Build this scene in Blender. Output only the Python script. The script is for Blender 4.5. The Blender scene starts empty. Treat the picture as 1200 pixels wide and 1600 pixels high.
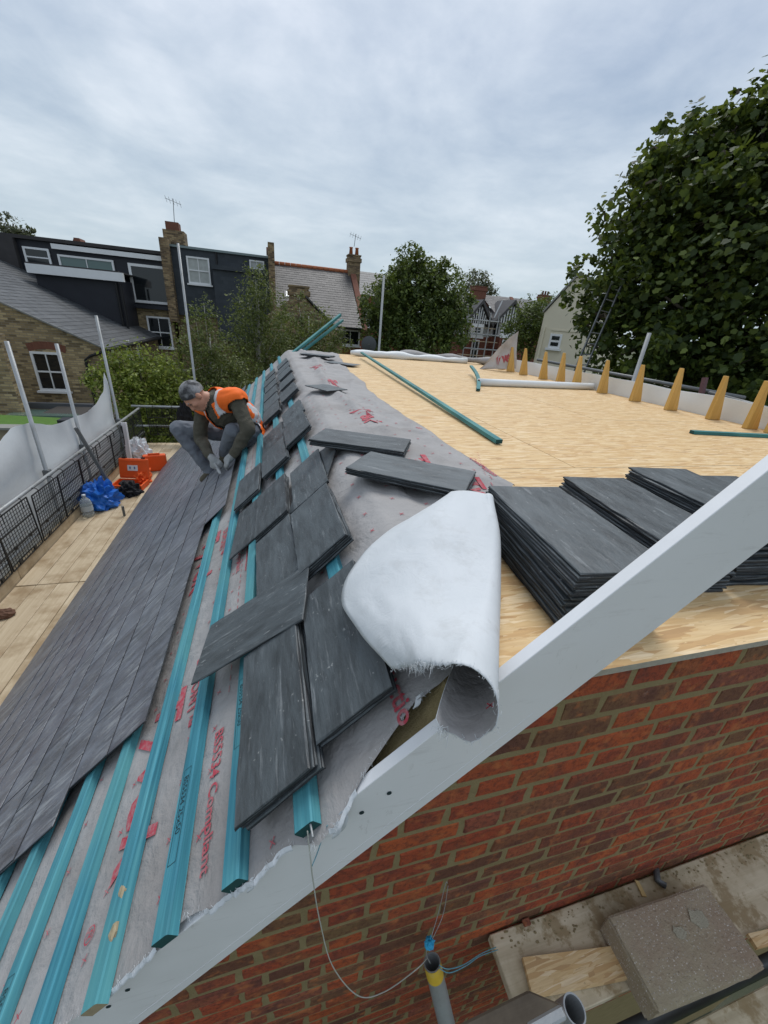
import bpy, bmesh, math, random
import numpy as np
from mathutils import Vector, Matrix, noise, Quaternion
random.seed(7); rng = np.random.default_rng(7)
SC = bpy.context.scene
COL = SC.collection
R = math.radians

# ------------------------------------------------------------------ camera
YAW, PITCH, ROLL, FPX = .2973, -.4447, .0872, 614.7        # focal length in pixels of a 1200 x 1600 picture
CAM = Vector((0, -.457, .617))
def _axes():
    cy, sy, cp, sp = math.cos(YAW), math.sin(YAW), math.cos(PITCH), math.sin(PITCH)
    f = Vector((sy*cp, cy*cp, sp)); r = Vector((cy, -sy, 0)); u = r.cross(f)
    cr, sr = math.cos(ROLL), math.sin(ROLL)
    return cr*r + sr*u, -sr*r + cr*u, f
AX, AY, AF = _axes()
cd = bpy.data.cameras.new('camera'); cam = bpy.data.objects.new('camera', cd); COL.objects.link(cam)
cd.sensor_fit = 'VERTICAL'; cd.sensor_height = 36; cd.sensor_width = 27; cd.lens = 36*FPX/1600
cd.clip_start = .02; cd.clip_end = 1500
m3 = Matrix((AX, AY, -AF)).transposed()
cam.matrix_world = Matrix.Translation(CAM) @ m3.to_4x4()
SC.camera = cam

# ------------------------------------------------------------------ world, sun, exposure
SUN_EL, SUN_AZ = R(58), R(25)          # azimuth clockwise from +Y
w = bpy.data.worlds.new('World'); SC.world = w; w.use_nodes = True
nt = w.node_tree; nt.nodes.clear()
def wn(t, ins=None, **p):
    n = nt.nodes.new(t)
    for k, v in p.items(): setattr(n, k, v)
    for k, v in (ins or {}).items():
        if isinstance(v, bpy.types.NodeSocket): nt.links.new(v, n.inputs[k])
        else: n.inputs[k].default_value = v
    return n
sky = wn('ShaderNodeTexSky', sky_type='NISHITA', sun_disc=False, sun_elevation=SUN_EL, sun_rotation=SUN_AZ, air_density=1.0, dust_density=2.5, ozone_density=1.5)
sk = wn('ShaderNodeVectorMath', {0: sky.outputs[0], 1: (.1, .1, .1)}, operation='MULTIPLY')
tc = wn('ShaderNodeTexCoord')
sx = wn('ShaderNodeSeparateXYZ', {0: tc.outputs['Generated']})
zc = wn('ShaderNodeMath', {0: sx.outputs[2], 1: .0}, operation='MAXIMUM')
zc = wn('ShaderNodeMath', {0: zc.outputs[0], 1: .16}, operation='ADD')
dx = wn('ShaderNodeMath', {0: sx.outputs[0], 1: zc.outputs[0]}, operation='DIVIDE')
dy = wn('ShaderNodeMath', {0: sx.outputs[1], 1: zc.outputs[0]}, operation='DIVIDE')
cv = wn('ShaderNodeCombineXYZ', {0: dx.outputs[0], 1: dy.outputs[0]})
n1 = wn('ShaderNodeTexNoise', {'Vector': cv.outputs[0], 'Scale': .95, 'Detail': 6, 'Roughness': .55, 'Distortion': .5})
n2 = wn('ShaderNodeTexNoise', {'Vector': cv.outputs[0], 'Scale': 2.6, 'Detail': 7, 'Roughness': .6, 'Distortion': .2})
nm = wn('ShaderNodeMath', {0: n2.outputs[0], 1: .42}, operation='MULTIPLY')
na = wn('ShaderNodeMath', {0: n1.outputs[0], 1: nm.outputs[0]}, operation='ADD')
cr = wn('ShaderNodeValToRGB', {0: na.outputs[0]})
cr.color_ramp.elements[0].position = .50; cr.color_ramp.elements[0].color = (.285, .36, .475, 1)
cr.color_ramp.elements[1].position = .88; cr.color_ramp.elements[1].color = (.64, .685, .755, 1)
e = cr.color_ramp.elements.new(.70); e.color = (.455, .52, .61, 1)
hz = wn('ShaderNodeMapRange', {0: sx.outputs[2], 1: 0., 2: .42, 3: .8, 4: 0.})
hm = wn('ShaderNodeMix', {0: hz.outputs[0], 6: cr.outputs[0], 7: (.40, .485, .525, 1)}, data_type='RGBA')
mx = wn('ShaderNodeMix', {0: .93, 6: sk.outputs[0], 7: hm.outputs[2]}, data_type='RGBA')
bg = wn('ShaderNodeBackground', {0: mx.outputs[2], 1: 1.0})
ow = wn('ShaderNodeOutputWorld', {0: bg.outputs[0]})
sd = bpy.data.lights.new('sun', 'SUN'); so = bpy.data.objects.new('sun', sd); COL.objects.link(so)
sd.energy = 1.5; sd.angle = R(28); sd.color = (1, .975, .94)
dv = Vector((math.sin(SUN_AZ)*math.cos(SUN_EL), math.cos(SUN_AZ)*math.cos(SUN_EL), math.sin(SUN_EL)))
so.rotation_euler = dv.to_track_quat('Z', 'Y').to_euler(); so.location = (0, 0, 30)
SC.view_settings.view_transform = 'Standard'; SC.view_settings.look = 'None'
SC.view_settings.exposure = 0.42; SC.view_settings.gamma = 1

# ------------------------------------------------------------------ pixel -> point helpers (pixels of the 1200 x 1600 photograph)
def ray(px, py): return AX*((px-600)/FPX) - AY*((py-800)/FPX) + AF
def onz(px, py, z): r = ray(px, py); return CAM + r*((z-CAM.z)/r.z)
def ony(px, py, y): r = ray(px, py); return CAM + r*((y-CAM.y)/r.y)
def onx(px, py, x): r = ray(px, py); return CAM + r*((x-CAM.x)/r.x)
def onh(px, py, d): r = ray(px, py); return CAM + r*(d/math.hypot(r.x, r.y))
def pix(P):
    d = Vector(P)-CAM; z = d.dot(AF)
    return 600+FPX*d.dot(AX)/z, 800-FPX*d.dot(AY)/z, z
# the slope: s runs down from the top edge, o stands off it
XT = .332; TH = math.atan2(2.322, 2.443); SL_LEN = 3.45; YF = 8.0
DN = Vector((-math.cos(TH), 0, -math.sin(TH))); NO = Vector((-math.sin(TH), 0, math.cos(TH)))
def SP(s, y, o=0.): return Vector((XT, y, 0)) + DN*s + NO*o
def slp(px, py, o=0.):
    r = ray(px, py); t = (NO.x*XT + o - NO.dot(CAM))/NO.dot(r); P = CAM + r*t
    return (P-Vector((XT, 0, 0))).dot(DN), P.y
def SM(s, y, o, rot=0.):
    "matrix of something lying on the slope: local X down-slope, local Y along Y, local Z off the slope"
    m = Matrix((DN*-1, Vector((0, 1, 0)), NO)).transposed().to_4x4()
    return Matrix.Translation(SP(s, y, o)) @ m @ Matrix.Rotation(rot, 4, 'Z')

# ------------------------------------------------------------------ mesh helpers
class MB:
    def __init__(s): s.v = []; s.f = []; s.mi = []; s.cur = 0
    def add(s, vs, fs):
        b = len(s.v); s.v += [tuple(p) for p in vs]; s.f += [tuple(b+i for i in f) for f in fs]; s.mi += [s.cur]*len(fs); return s
    def hexa(s, p):   # 8 points: bottom 4 ccw, top 4 ccw
        return s.add(p, [(3, 2, 1, 0), (4, 5, 6, 7), (0, 1, 5, 4), (1, 2, 6, 5), (2, 3, 7, 6), (3, 0, 4, 7)])
    def box(s, lo, hi, M=None):
        (a, b, c), (d, e, f) = lo, hi
        p = [Vector(q) for q in ((a, b, c), (d, b, c), (d, e, c), (a, e, c), (a, b, f), (d, b, f), (d, e, f), (a, e, f))]
        if M: p = [M @ q for q in p]
        return s.hexa(p)
    def beam(s, p0, p1, wd, ht, up=Vector((0, 0, 1))):
        p0, p1 = Vector(p0), Vector(p1); d = (p1-p0).normalized(); x = d.cross(up).normalized(); u = x.cross(d)
        q = [p0-x*wd/2-u*ht/2, p0+x*wd/2-u*ht/2, p0+x*wd/2+u*ht/2, p0-x*wd/2+u*ht/2]
        return s.hexa(q + [a+(p1-p0) for a in q])
    def tube(s, pts, rad, n=8, cap=True):
        pts = [Vector(p) for p in pts]; rs = rad if isinstance(rad, (list, tuple)) else [rad]*len(pts)
        rings = []; x = None
        for i, p in enumerate(pts):
            d = (pts[min(i+1, len(pts)-1)] - pts[max(i-1, 0)]).normalized()
            if x is None: x = d.orthogonal().normalized()
            else:
                x = (x - d*x.dot(d)).normalized()
            y = d.cross(x)
            rings.append([p + (x*math.cos(2*math.pi*k/n) + y*math.sin(2*math.pi*k/n))*rs[i] for k in range(n)])
        vs = [q for r_ in rings for q in r_]; fs = []
        for i in range(len(pts)-1):
            for k in range(n): fs.append((i*n+k, i*n+(k+1) % n, (i+1)*n+(k+1) % n, (i+1)*n+k))
        if cap: fs += [tuple(range(n-1, -1, -1)), tuple(range((len(pts)-1)*n, len(pts)*n))]
        return s.add(vs, fs)
    def prism(s, poly, vec):
        n = len(poly); vec = Vector(vec); a = [Vector(p) for p in poly]; b = [p+vec for p in a]
        return s.add(a+b, [tuple(range(n-1, -1, -1)), tuple(range(n, 2*n))] + [(i, (i+1) % n, n+(i+1) % n, n+i) for i in range(n)])
    def grid(s, rows, close=False):
        nr, nc = len(rows), len(rows[0]); vs = [p for r_ in rows for p in r_]
        return s.add(vs, [(i*nc+j, i*nc+(j+1) % nc, (i+1)*nc+(j+1) % nc, (i+1)*nc+j) for i in range(nr-1) for j in range(nc if close else nc-1)])
    def blob(s, c, r, n=10, m=7, M=None, jit=0.):
        c = Vector(c); rows = []
        for i in range(m+1):
            t = math.pi*i/m; row = []
            for k in range(n):
                p = Vector((math.sin(t)*math.cos(2*math.pi*k/n)*r[0], math.sin(t)*math.sin(2*math.pi*k/n)*r[1], math.cos(t)*r[2]))
                if jit: p *= 1+jit*noise.noise(p*9/max(r)*.3+c*7)
                row.append(c + (M @ p if M else p))
            rows.append(row)
        return s.grid(rows, True)
    def mesh(s, name, mats, smooth=False):
        me = bpy.data.meshes.new(name); me.from_pydata(s.v, [], s.f)
        for m_ in (mats if isinstance(mats, (list, tuple)) else [mats]): me.materials.append(m_)
        if any(s.mi): me.polygons.foreach_set('material_index', s.mi)
        if smooth: me.polygons.foreach_set('use_smooth', [True]*len(me.polygons))
        me.update(); return me
    def build(s, name, mats, parent=None, smooth=False, fix=False):
        me = s.mesh(name, mats, smooth)
        if fix:
            bm = bmesh.new(); bm.from_mesh(me); bmesh.ops.recalc_face_normals(bm, faces=bm.faces); bm.to_mesh(me); bm.free()
        return link(name, me, parent)
def link(name, me, parent=None, M=None):
    o = bpy.data.objects.new(name, me); COL.objects.link(o)
    if parent is not None: o.parent = parent; o.matrix_parent_inverse = PINV[parent.name]
    if M is not None: o.matrix_basis = M
    PINV[o.name] = (M.inverted() if M is not None else Matrix())
    return o
PINV = {}
def tag(o, label=None, cat=None, group=None, kind=None):
    if label: o['label'] = label
    if cat: o['category'] = cat
    if group: o['group'] = group
    if kind: o['kind'] = kind
    return o
def thing(name, label, cat, loc=(0, 0, 0), group=None):
    o = bpy.data.objects.new(name, None); COL.objects.link(o); o.location = loc; o.empty_display_size = .2
    PINV[o.name] = Matrix.Translation(Vector(loc)).inverted()
    return tag(o, label, cat, group)
def bevel(o, wd, seg=1):
    b = o.modifiers.new('bevel', 'BEVEL'); b.width = wd; b.segments = seg; b.limit_method = 'ANGLE'; return o

# ------------------------------------------------------------------ material helpers
class G:
    def __init__(s, name, rough=.7, spec=.4, metal=0.):
        s.m = bpy.data.materials.new(name); s.m.use_nodes = True; s.t = s.m.node_tree; s.t.nodes.clear()
        s.o = s.t.nodes.new('ShaderNodeOutputMaterial'); s.b = s.t.nodes.new('ShaderNodeBsdfPrincipled'); s.t.links.new(s.b.outputs[0], s.o.inputs[0])
        s.b.inputs['Roughness'].default_value = rough; s.b.inputs['Specular IOR Level'].default_value = spec; s.b.inputs['Metallic'].default_value = metal
    def n(s, t, ins=None, **p):
        n = s.t.nodes.new('ShaderNode'+t)
        for k, v in p.items(): setattr(n, k, v)
        for k, v in (ins or {}).items(): s.set(n.inputs[k], v)
        return n
    def set(s, sock, v):
        if isinstance(v, bpy.types.NodeSocket): s.t.links.new(v, sock)
        else:
            if hasattr(sock.default_value, '__len__') and len(sock.default_value) == 4 and len(v) == 3: v = (*v, 1)
            sock.default_value = v
    def P(s, **kw):
        for k, v in kw.items(): s.set(s.b.inputs[k.replace('_', ' ')], v)
        return s
    def obj(s, off=True):
        tcn = s.n('TexCoord').outputs['Object']
        if not off: return tcn
        r_ = s.rnd(); c = s.n('CombineXYZ', {0: s.mul(r_, 37.), 1: s.mul(r_, 91.), 2: s.mul(r_, 53.)})
        return s.n('VectorMath', {0: tcn, 1: c.outputs[0]}, operation='ADD').outputs[0]
    def pos(s): return s.n('NewGeometry').outputs['Position']
    def rnd(s): return s.n('ObjectInfo').outputs['Random']
    def isl(s):
        a = s.n('Math', {0: s.rnd(), 1: s.n('NewGeometry').outputs['Random Per Island']}, operation='ADD')
        return s.n('Math', {0: a.outputs[0], 1: 1.}, operation='FRACT' if False else 'MODULO').outputs[0]
    def mul(s, a, b): return s.n('Math', {0: a, 1: b}, operation='MULTIPLY').outputs[0]
    def add(s, a, b): return s.n('Math', {0: a, 1: b}, operation='ADD').outputs[0]
    def gt(s, a, b): return s.n('Math', {0: a, 1: b}, operation='GREATER_THAN').outputs[0]
    def map(s, v, sc=(1, 1, 1), rot=(0, 0, 0), loc=(0, 0, 0)): return s.n('Mapping', {'Vector': v, 'Scale': sc, 'Rotation': rot, 'Location': loc}).outputs[0]
    def noise(s, v, sc=5., det=4., ro=.55, dis=0.): return s.n('TexNoise', {'Vector': v, 'Scale': sc, 'Detail': det, 'Roughness': ro, 'Distortion': dis}).outputs[0]
    def vor(s, v, sc=5., feature='F1'): return s.n('TexVoronoi', {'Vector': v, 'Scale': sc}, feature=feature)
    def ramp(s, fac, stops, interp='LINEAR'):
        n = s.n('ValToRGB', {0: fac}); cr_ = n.color_ramp; cr_.interpolation = interp
        while len(cr_.elements) < len(stops): cr_.elements.new(.5)
        for e_, (p, c) in zip(cr_.elements, stops):
            e_.position = p; e_.color = (c, c, c, 1) if isinstance(c, (int, float)) else (*c, 1)
        return n.outputs[0]
    def mix(s, f, a, b, blend='MIX'):
        n = s.n('Mix', data_type='RGBA', blend_type=blend); s.set(n.inputs[0], f); s.set(n.inputs[6], a); s.set(n.inputs[7], b); return n.outputs[2]
    def bump(s, h, st=.3, d=.01, prev=None):
        n = s.n('Bump', {'Height': h, 'Strength': st, 'Distance': d})
        if prev: s.set(n.inputs['Normal'], prev)
        s.set(s.b.inputs['Normal'], n.outputs[0]); return n.outputs[0]
def simple(name, c, rough=.7, var=.15, sc=6., bump=0., spec=.4, metal=0., dirt=None):
    g = G(name, rough, spec, metal); v = g.obj()
    nz = g.noise(v, sc, 5)
    col = g.mix(nz, tuple(x*(1-var) for x in c), tuple(min(1, x*(1+var)) for x in c))
    if dirt: col = g.mix(g.ramp(g.noise(v, sc*.5, 6, .65), [(.5, 0.), (.72, .7)]), col, dirt)
    g.P(Base_Color=col)
    if bump: g.bump(g.noise(v, sc*6, 4), bump, .01)
    return g.m

# --- oriented strand board
g = G('osb', .6, .3); p0 = g.obj()
p = g.n('VectorMath', {0: p0, 1: g.n('VectorMath', {0: g.n('TexNoise', {'Vector': p0, 'Scale': 9., 'Detail': 2.}).outputs['Color'], 1: (.003, .003, .0)}, operation='MULTIPLY').outputs[0]}, operation='ADD').outputs[0]
col = None; hs = None
for k, (a, sxx, syy) in enumerate(((.25, 13, 85), (-.6, 12, 75), (1.15, 15, 95), (-.1, 10, 60), (.7, 12, 70), (-1.2, 14, 85))):
    vo = g.vor(g.map(p, (sxx*.85, syy*1.15, 1), (0, 0, a), (k*3.3, k*1.7, 0)), 1.)
    sp = g.n('SeparateColor', {0: vo.outputs['Color']})
    c = g.ramp(sp.outputs[0], [(0, (.27, .125, .04)), (.08, (.45, .23, .08)), (.25, (.58, .345, .135)), (.5, (.66, .45, .215)), (.8, (.74, .55, .31)), (1, (.85, .69, .47))])
    gr = g.noise(g.map(p, (10, 190, 1), (0, 0, a), (k, 0, 0)), 1., 3, .6); c = g.mix(g.ramp(gr, [(.35, .45), (.6, 0.)]), c, (.42, .22, .08))
    if col is None: col = c; hs = sp.outputs[2]
    else:
        f = g.gt(sp.outputs[1], (.5, .62, .5, .62, .72)[k-1]); col = g.mix(f, col, c); hs = g.mix(f, hs, sp.outputs[2])
dk = g.gt(g.noise(g.map(p, (6, 40, 1), (0, 0, .6)), 2.2, 4, .65), .68); col = g.mix(g.mul(dk, .6), col, (.20, .085, .028))
col = g.mix(g.mul(g.ramp(g.noise(p0, 1.1, 4), [(.35, 0.), (.75, 1.)]), .25), col, (.50, .33, .15))
col = g.mix(.28, col, (.74, .57, .33)); g.P(Base_Color=col); g.bump(hs, .4, .003); OSB = g.m
OSB_EDGE = simple('osb_edge', (.40, .37, .30), .9, .3, 60, .4)

# --- slate
def slate(name, lo, hi, streak=.55, purple=0., thr=.56):
    g = G(name, .42, .45); v = g.obj()
    base = g.mix(g.isl(), tuple(x*.8 for x in lo), tuple(x*1.15 for x in hi))
    if purple: base = g.mix(g.mul(g.ramp(g.noise(g.pos(), .9, 3), [(.42, 0.), (.7, 1.)]), purple), base, (.125, .10, .125))
    cl = g.noise(g.map(v, (16, 4, 16), (0, 0, .25)), 1.3, 8, .68, .5)
    base = g.mix(g.ramp(cl, [(.36, 0.), (.70, .85)]), base, tuple(min(1, x*1.75) for x in hi))
    dkp = g.ramp(g.noise(g.map(v, (9, 3, 9), (0, 0, -.2)), 1.7, 6, .6), [(.50, 0.), (.68, .6)]); base = g.mix(dkp, base, tuple(x*.55 for x in lo))
    st = g.noise(g.map(v, (60, 5, 50), (0, 0, .10)), 1., 7, .72)
    sc_ = g.mul(g.ramp(st, [(thr, 0.), (thr+.10, 1.)]), g.ramp(g.noise(v, 5.5, 4), [(.40, 0.), (.58, 1.)]))
    base = g.mix(g.mul(sc_, streak), base, (.40, .42, .43))
    scr = g.mul(g.ramp(g.noise(g.map(v, (170, 13, 90), (0, 0, -.5)), 1., 4, .6), [(.66, 0.), (.70, 1.)]), g.ramp(g.noise(v, 7., 3), [(.5, 0.), (.6, 1.)])); base = g.mix(g.mul(scr, .55), base, (.55, .57, .57))
    sp_ = g.ramp(g.noise(v, 60., 3), [(.69, 0.), (.73, 1.)]); base = g.mix(g.mul(sp_, .35), base, (.5, .51, .5))
    g.P(Base_Color=base, Roughness=g.ramp(cl, [(.3, .36), (.7, .56)]))
    b1 = g.bump(g.noise(g.map(v, (18, 6, 18)), 2.2, 9, .68), .55, .007); return g.m
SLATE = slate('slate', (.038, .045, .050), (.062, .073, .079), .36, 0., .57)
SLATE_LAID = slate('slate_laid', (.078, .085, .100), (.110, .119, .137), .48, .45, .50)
g = G('slate_edge', .7, .3); v = g.pos(); g.P(Base_Color=g.mix(g.noise(v, 60, 4), (.012, .013, .014), (.05, .055, .06))); g.bump(g.noise(v, 120, 4), .6, .004); SLATE_EDGE = g.m

# --- treated batten
def batten_mat(name, a, b, c):
    g = G(name, .6, .3); v = g.obj()
    gr = g.noise(g.map(v, (60, 1.6, 60)), 1., 6, .65, .6)
    col = g.ramp(gr, [(.25, a), (.5, b), (.72, c)])
    kn = g.vor(g.map(v, (9, 1.7, 9)), 1.); kf = g.ramp(kn.outputs['Distance'], [(.10, 1.), (.17, 0.)])
    col = g.mix(g.mul(kf, .7), col, (.015, .075, .10))
    col = g.mix(g.ramp(g.noise(v, 2.3, 4), [(.40, 0.), (.75, .55)]), col, (.13, .36, .33))
    g.P(Base_Color=col); g.bump(gr, .25, .003); return g.m
BATTEN = batten_mat('treated_batten', (.020, .115, .165), (.048, .230, .300), (.115, .37, .43))
BATTEN_D = batten_mat('treated_batten_dark', (.012, .095, .105), (.025, .155, .165), (.05, .23, .235))
CUT_END = simple('cut_end', (.33, .27, .17), .8, .3, 80)
END_DARK = simple('treated_end', (.012, .065, .065), .8, .3, 60)

# --- brick and mortar
g = G('red_brick', .82, .25); v = g.obj(); r_ = g.isl()
base = g.ramp(r_, [(0, (.15, .062, .040)), (.10, (.20, .095, .048)), (.22, (.30, .072, .038)), (.5, (.37, .075, .034)), (.75, (.45, .105, .036)), (.9, (.28, .085, .055)), (1, (.21, .125, .058))])
pn = g.noise(v, 9., 5, .6); base = g.mix(g.ramp(pn, [(.34, .7), (.50, 0.)]), base, (.12, .05, .042))
base = g.mix(g.ramp(g.noise(v, 5., 3), [(.55, 0.), (.75, .6)]), base, (.20, .115, .05))
base = g.mix(g.ramp(g.noise(v, 70., 5, .7), [(.40, .55), (.52, 0.)]), base, (.10, .038, .028))
base = g.mix(g.ramp(g.noise(v, 22., 4), [(.56, 0.), (.70, .7)]), base, (.50, .17, .06))
base = g.mix(g.ramp(g.noise(v, 14., 6, .7), [(.66, 0.), (.74, .55)]), base, (.42, .32, .27))
g.P(Base_Color=base); b1 = g.bump(g.noise(v, 110., 6, .75), .8, .006); g.bump(g.noise(v, 28., 5), .7, .010, b1); BRICK = g.m
g = G('mortar', .95, .1); v = g.pos()
g.P(Base_Color=g.mix(g.noise(v, 14, 6, .65), (.20, .155, .075), (.36, .29, .155))); g.bump(g.noise(v, 160, 4, .7), .8, .006); MORTAR = g.m

# --- membranes
def felt_mat(name, a, b, sc=1.):
    g = G(name, .78, .25); v = g.pos()
    col = g.mix(g.noise(v, 7*sc, 6, .6), a, b)
    mo = g.noise(v, 190., 3, .7); col = g.mix(.35, col, g.mix(mo, a, b))
    col = g.mix(g.ramp(g.noise(v, 2.2, 5, .6), [(.48, 0.), (.72, .5)]), col, (.20, .175, .16))
    g.P(Base_Color=col)
    wr = g.noise(v, 11., 5, .55, .3); g.bump(wr, .9, .018, g.bump(g.noise(v, 70., 4, .6), .25, .004)); return g.m
FELT = felt_mat('underlay_grey', (.27, .26, .256), (.41, .40, .394))
g = G('membrane_white', .6, .3); v = g.pos(); col = g.mix(g.noise(v, 5, 5), (.50, .53, .55), (.64, .665, .685))
col = g.mix(g.ramp(g.noise(v, 11, 7, .7), [(.52, 0.), (.78, .5)]), col, (.38, .385, .375))
sm = g.mul(g.ramp(g.noise(g.map(v, (30, 9, 30), (0, 0, .9)), 1., 6, .7), [(.60, 0.), (.72, 1.)]), g.ramp(g.noise(v, 4.5, 3), [(.5, 0.), (.65, .7)]))
col = g.mix(g.mul(sm, .5), col, (.36, .36, .345))
g.P(Base_Color=col); g.bump(g.noise(g.map(v, (3, 3, 3)), 4., 6, .6, 1.5), .28, .01, g.bump(g.noise(v, 240, 3), .12, .002)); MEMB = g.m
g = G('red_print', .75, .2); v = g.pos(); g.P(Base_Color=g.mix(g.ramp(g.noise(v, 60, 5, .7), [(.42, 0.), (.66, .75)]), (.45, .06, .085), (.40, .27, .27))); RED = g.m
INK = simple('black_print', (.012, .03, .035), .7, .1)
PVC = None
g = G('barge_grey', .38, .4); v = g.obj(); sv = g.n('SeparateXYZ', {0: g.n('NewGeometry').outputs['Normal']}).outputs[2]
col = g.mix(g.noise(v, 3, 5), (.74, .745, .75), (.80, .805, .81))
col = g.mix(g.mul(g.ramp(g.noise(g.map(v, (3, 20, 20)), 2.2, 6, .7), [(.58, 0.), (.74, 1.)]), .5), col, (.52, .51, .50)); col = g.mix(g.mul(g.mul(g.ramp(g.noise(g.map(v, (40, 12, 14), (0, .6, 0)), 1., 7, .75), [(.60, 0.), (.68, 1.)]), g.ramp(g.noise(v, 3.2, 3), [(.5, 0.), (.62, 1.)])), .55), col, (.36, .34, .32)); col = g.mix(g.ramp(g.noise(v, 1.3, 5, .6), [(.45, 0.), (.7, .35)]), col, (.62, .615, .60))
g.P(Base_Color=col, Roughness=g.ramp(g.noise(v, 12, 5), [(.3, .32), (.7, .5)])); g.bump(g.noise(v, 9, 4), .05, .004); PVC = g.m
PVC_EDGE = simple('barge_edge', (.74, .745, .755), .5, .06, 30)

def wood(name, a, b, c, sc=1., rough=.72, stain=None, axis=1, dirt=0.):
    g = G(name, rough, .3); v = g.obj()
    st = [55*sc]*3; st[axis] = 2.2*sc
    gr = g.noise(g.map(v, tuple(st)), 1., 6, .62, .8)
    col = g.ramp(gr, [(.25, a), (.5, b), (.75, c)])
    col = g.mix(g.mul(g.rnd(), .35), col, a)
    if stain: col = g.mix(g.ramp(g.noise(v, 2.6, 6, .65), [(.47, 0.), (.66, .8)]), col, stain)
    if dirt: col = g.mix(g.ramp(g.noise(v, 9, 7, .7), [(.50, 0.), (.58, dirt)]), col, (.26, .18, .085))
    g.P(Base_Color=col); g.bump(gr, .3, .004); return g.m
STUD = wood('new_timber', (.50, .29, .075), (.62, .385, .115), (.72, .48, .18), .7, .7, None, 2)
BOARD = wood('scaffold_board', (.40, .31, .20), (.52, .42, .285), (.62, .52, .37), .5, .8, (.27, .185, .10), 1)
BOARD_F = wood('stained_board', (.42, .35, .235), (.56, .475, .335), (.68, .60, .45), .5, .85, (.25, .19, .10), 0, .75)
BROWN = wood('old_plank', (.055, .042, .030), (.10, .078, .056), (.16, .125, .09), .5, .8, (.20, .165, .12), 0)
RAFTER = wood('rafter_timber', (.13, .09, .03), (.20, .14, .05), (.27, .2, .08), .5, .8)

GALV = simple('galvanised_tube', (.35, .365, .37), .42, .25, 12, .1, .5, .35, (.20, .19, .17))
GALV_D = simple('old_tube', (.15, .16, .165), .5, .3, 9, .1, .5, .5, (.10, .085, .07))
BLACKP = simple('black_plastic', (.014, .0145, .015), .5, .3, 20)
WHITE_SHEET = simple('white_sheet', (.70, .725, .73), .55, .06, 3, .2)
YELLOW = simple('yellow_tape', (.60, .40, .035), .55, .2, 40, 0, .4, 0, (.45, .38, .22))
STRING = simple('blue_string', (.12, .30, .36), .8, .3, 50)
STRING_B = simple('bright_blue_tie', (.03, .33, .55), .6, .3, 50)

# ------------------------------------------------------------------ flat lettering
def text_pts(body, size, shear=0., bold=0.):
    c = bpy.data.curves.new('t', 'FONT'); c.body = body; c.size = size; c.shear = shear; c.resolution_u = 3; c.offset = bold
    o = bpy.data.objects.new('t', c); COL.objects.link(o)
    dg = bpy.context.evaluated_depsgraph_get(); me = bpy.data.meshes.new_from_object(o.evaluated_get(dg))
    vs = [v.co.copy() for v in me.vertices]; fs = [tuple(p.vertices) for p in me.polygons]
    bpy.data.objects.remove(o); bpy.data.curves.remove(c); bpy.data.meshes.remove(me)
    return vs, fs

# ================================================================== SETTING
GZ = -6.4
g = G('ground_mat', .95, .1); v = g.pos()
g.P(Base_Color=g.mix(g.ramp(g.noise(v, .12, 6), [(.42, 0.), (.58, 1.)]), (.06, .085, .028), (.13, .12, .10))); g.bump(g.noise(v, 8, 5), .6, .03)
gm = MB(); gm.grid([[(-400+100*i, -300+100*j, GZ) for i in range(13)] for j in range(13)])
tag(gm.build('ground', g.m), kind='structure')

# ================================================================== THE HOUSE BEING ROOFED
house = thing('brick_house', 'red brick house whose roof is half slated, with bare board deck and grey verge board', 'house', (1.5, 4, GZ))
# ---- gable wall: mortar body, bricks standing proud of it
LINE = lambda x: (x-XT)*math.tan(TH)            # height of the roof slope over the wall
wall = MB()
prof = [(-2.05, LINE(-2.05)-.10), (XT-.06, -.10), (XT-.02, -.022), (4.72, -.022), (4.72, GZ), (-2.05, GZ)]
wall.prism([(x, .0022, z) for x, z in prof], (0, .2, 0))
gw = wall.build('gable_wall', MORTAR, house, fix=True)
def brick_mesh(L, seed):
    r_ = random.Random(seed); H = .0590; D = .09; b = .0035; m_ = MB()
    j = lambda a: r_.uniform(-a, a)
    cx = [(-L/2, -H/2), (L/2, -H/2), (L/2, H/2), (-L/2, H/2)]
    mids = [(0, -H/2), (L/2, 0), (0, H/2), (-L/2, 0)]
    ring = []
    for k in range(4): ring += [cx[k], mids[k]]
    ring = [(x+j(.0028), z+j(.0022)) for x, z in ring]
    back = [(x, D, z) for x, z in ring]; outer = [(x, b+j(.001), z) for x, z in ring]
    inner = [(x*(1-2*b/L*1.1), j(.0012), z*(1-2*b/H*1.1)) for x, z in ring]
    n = 8; vs = back+outer+inner
    fs = [(i, (i+1) % n, n+(i+1) % n, n+i) for i in range(n)] + [(n+i, n+(i+1) % n, 2*n+(i+1) % n, 2*n+i) for i in range(n)] + [tuple(range(2*n, 3*n))]
    m_.add(vs, fs); return m_
BR = {(t, k): brick_mesh(.210 if t else .0985, 10*k+t) for t in (0, 1) for k in range(5)}
BRM = {k: mb.mesh('brick', BRICK) for k, mb in BR.items()}
cand = []
for c in range(0, 44):
    z = -.018-.0325-.004-.075*c
    x = -2.0 + (0 if c % 2 else .16875) + random.uniform(-.006, .006); t = 0
    while x < 4.7:
        t = 1-t; L = .215 if t else .1025; xc = x+L/2; x += L+.0105
        if z+.035 > LINE(xc-L/2)-.10 or xc < -1.95: continue
        px, py, d = pix((xc, 0, z)); ins = d > 0 and -60 < px < 1260 and 900 < py < 1680
        cand.append((0 if ins else 1, (Vector((xc, 0, z))-CAM).length, xc, z, t))
cand.sort(); rest = MB()
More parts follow.
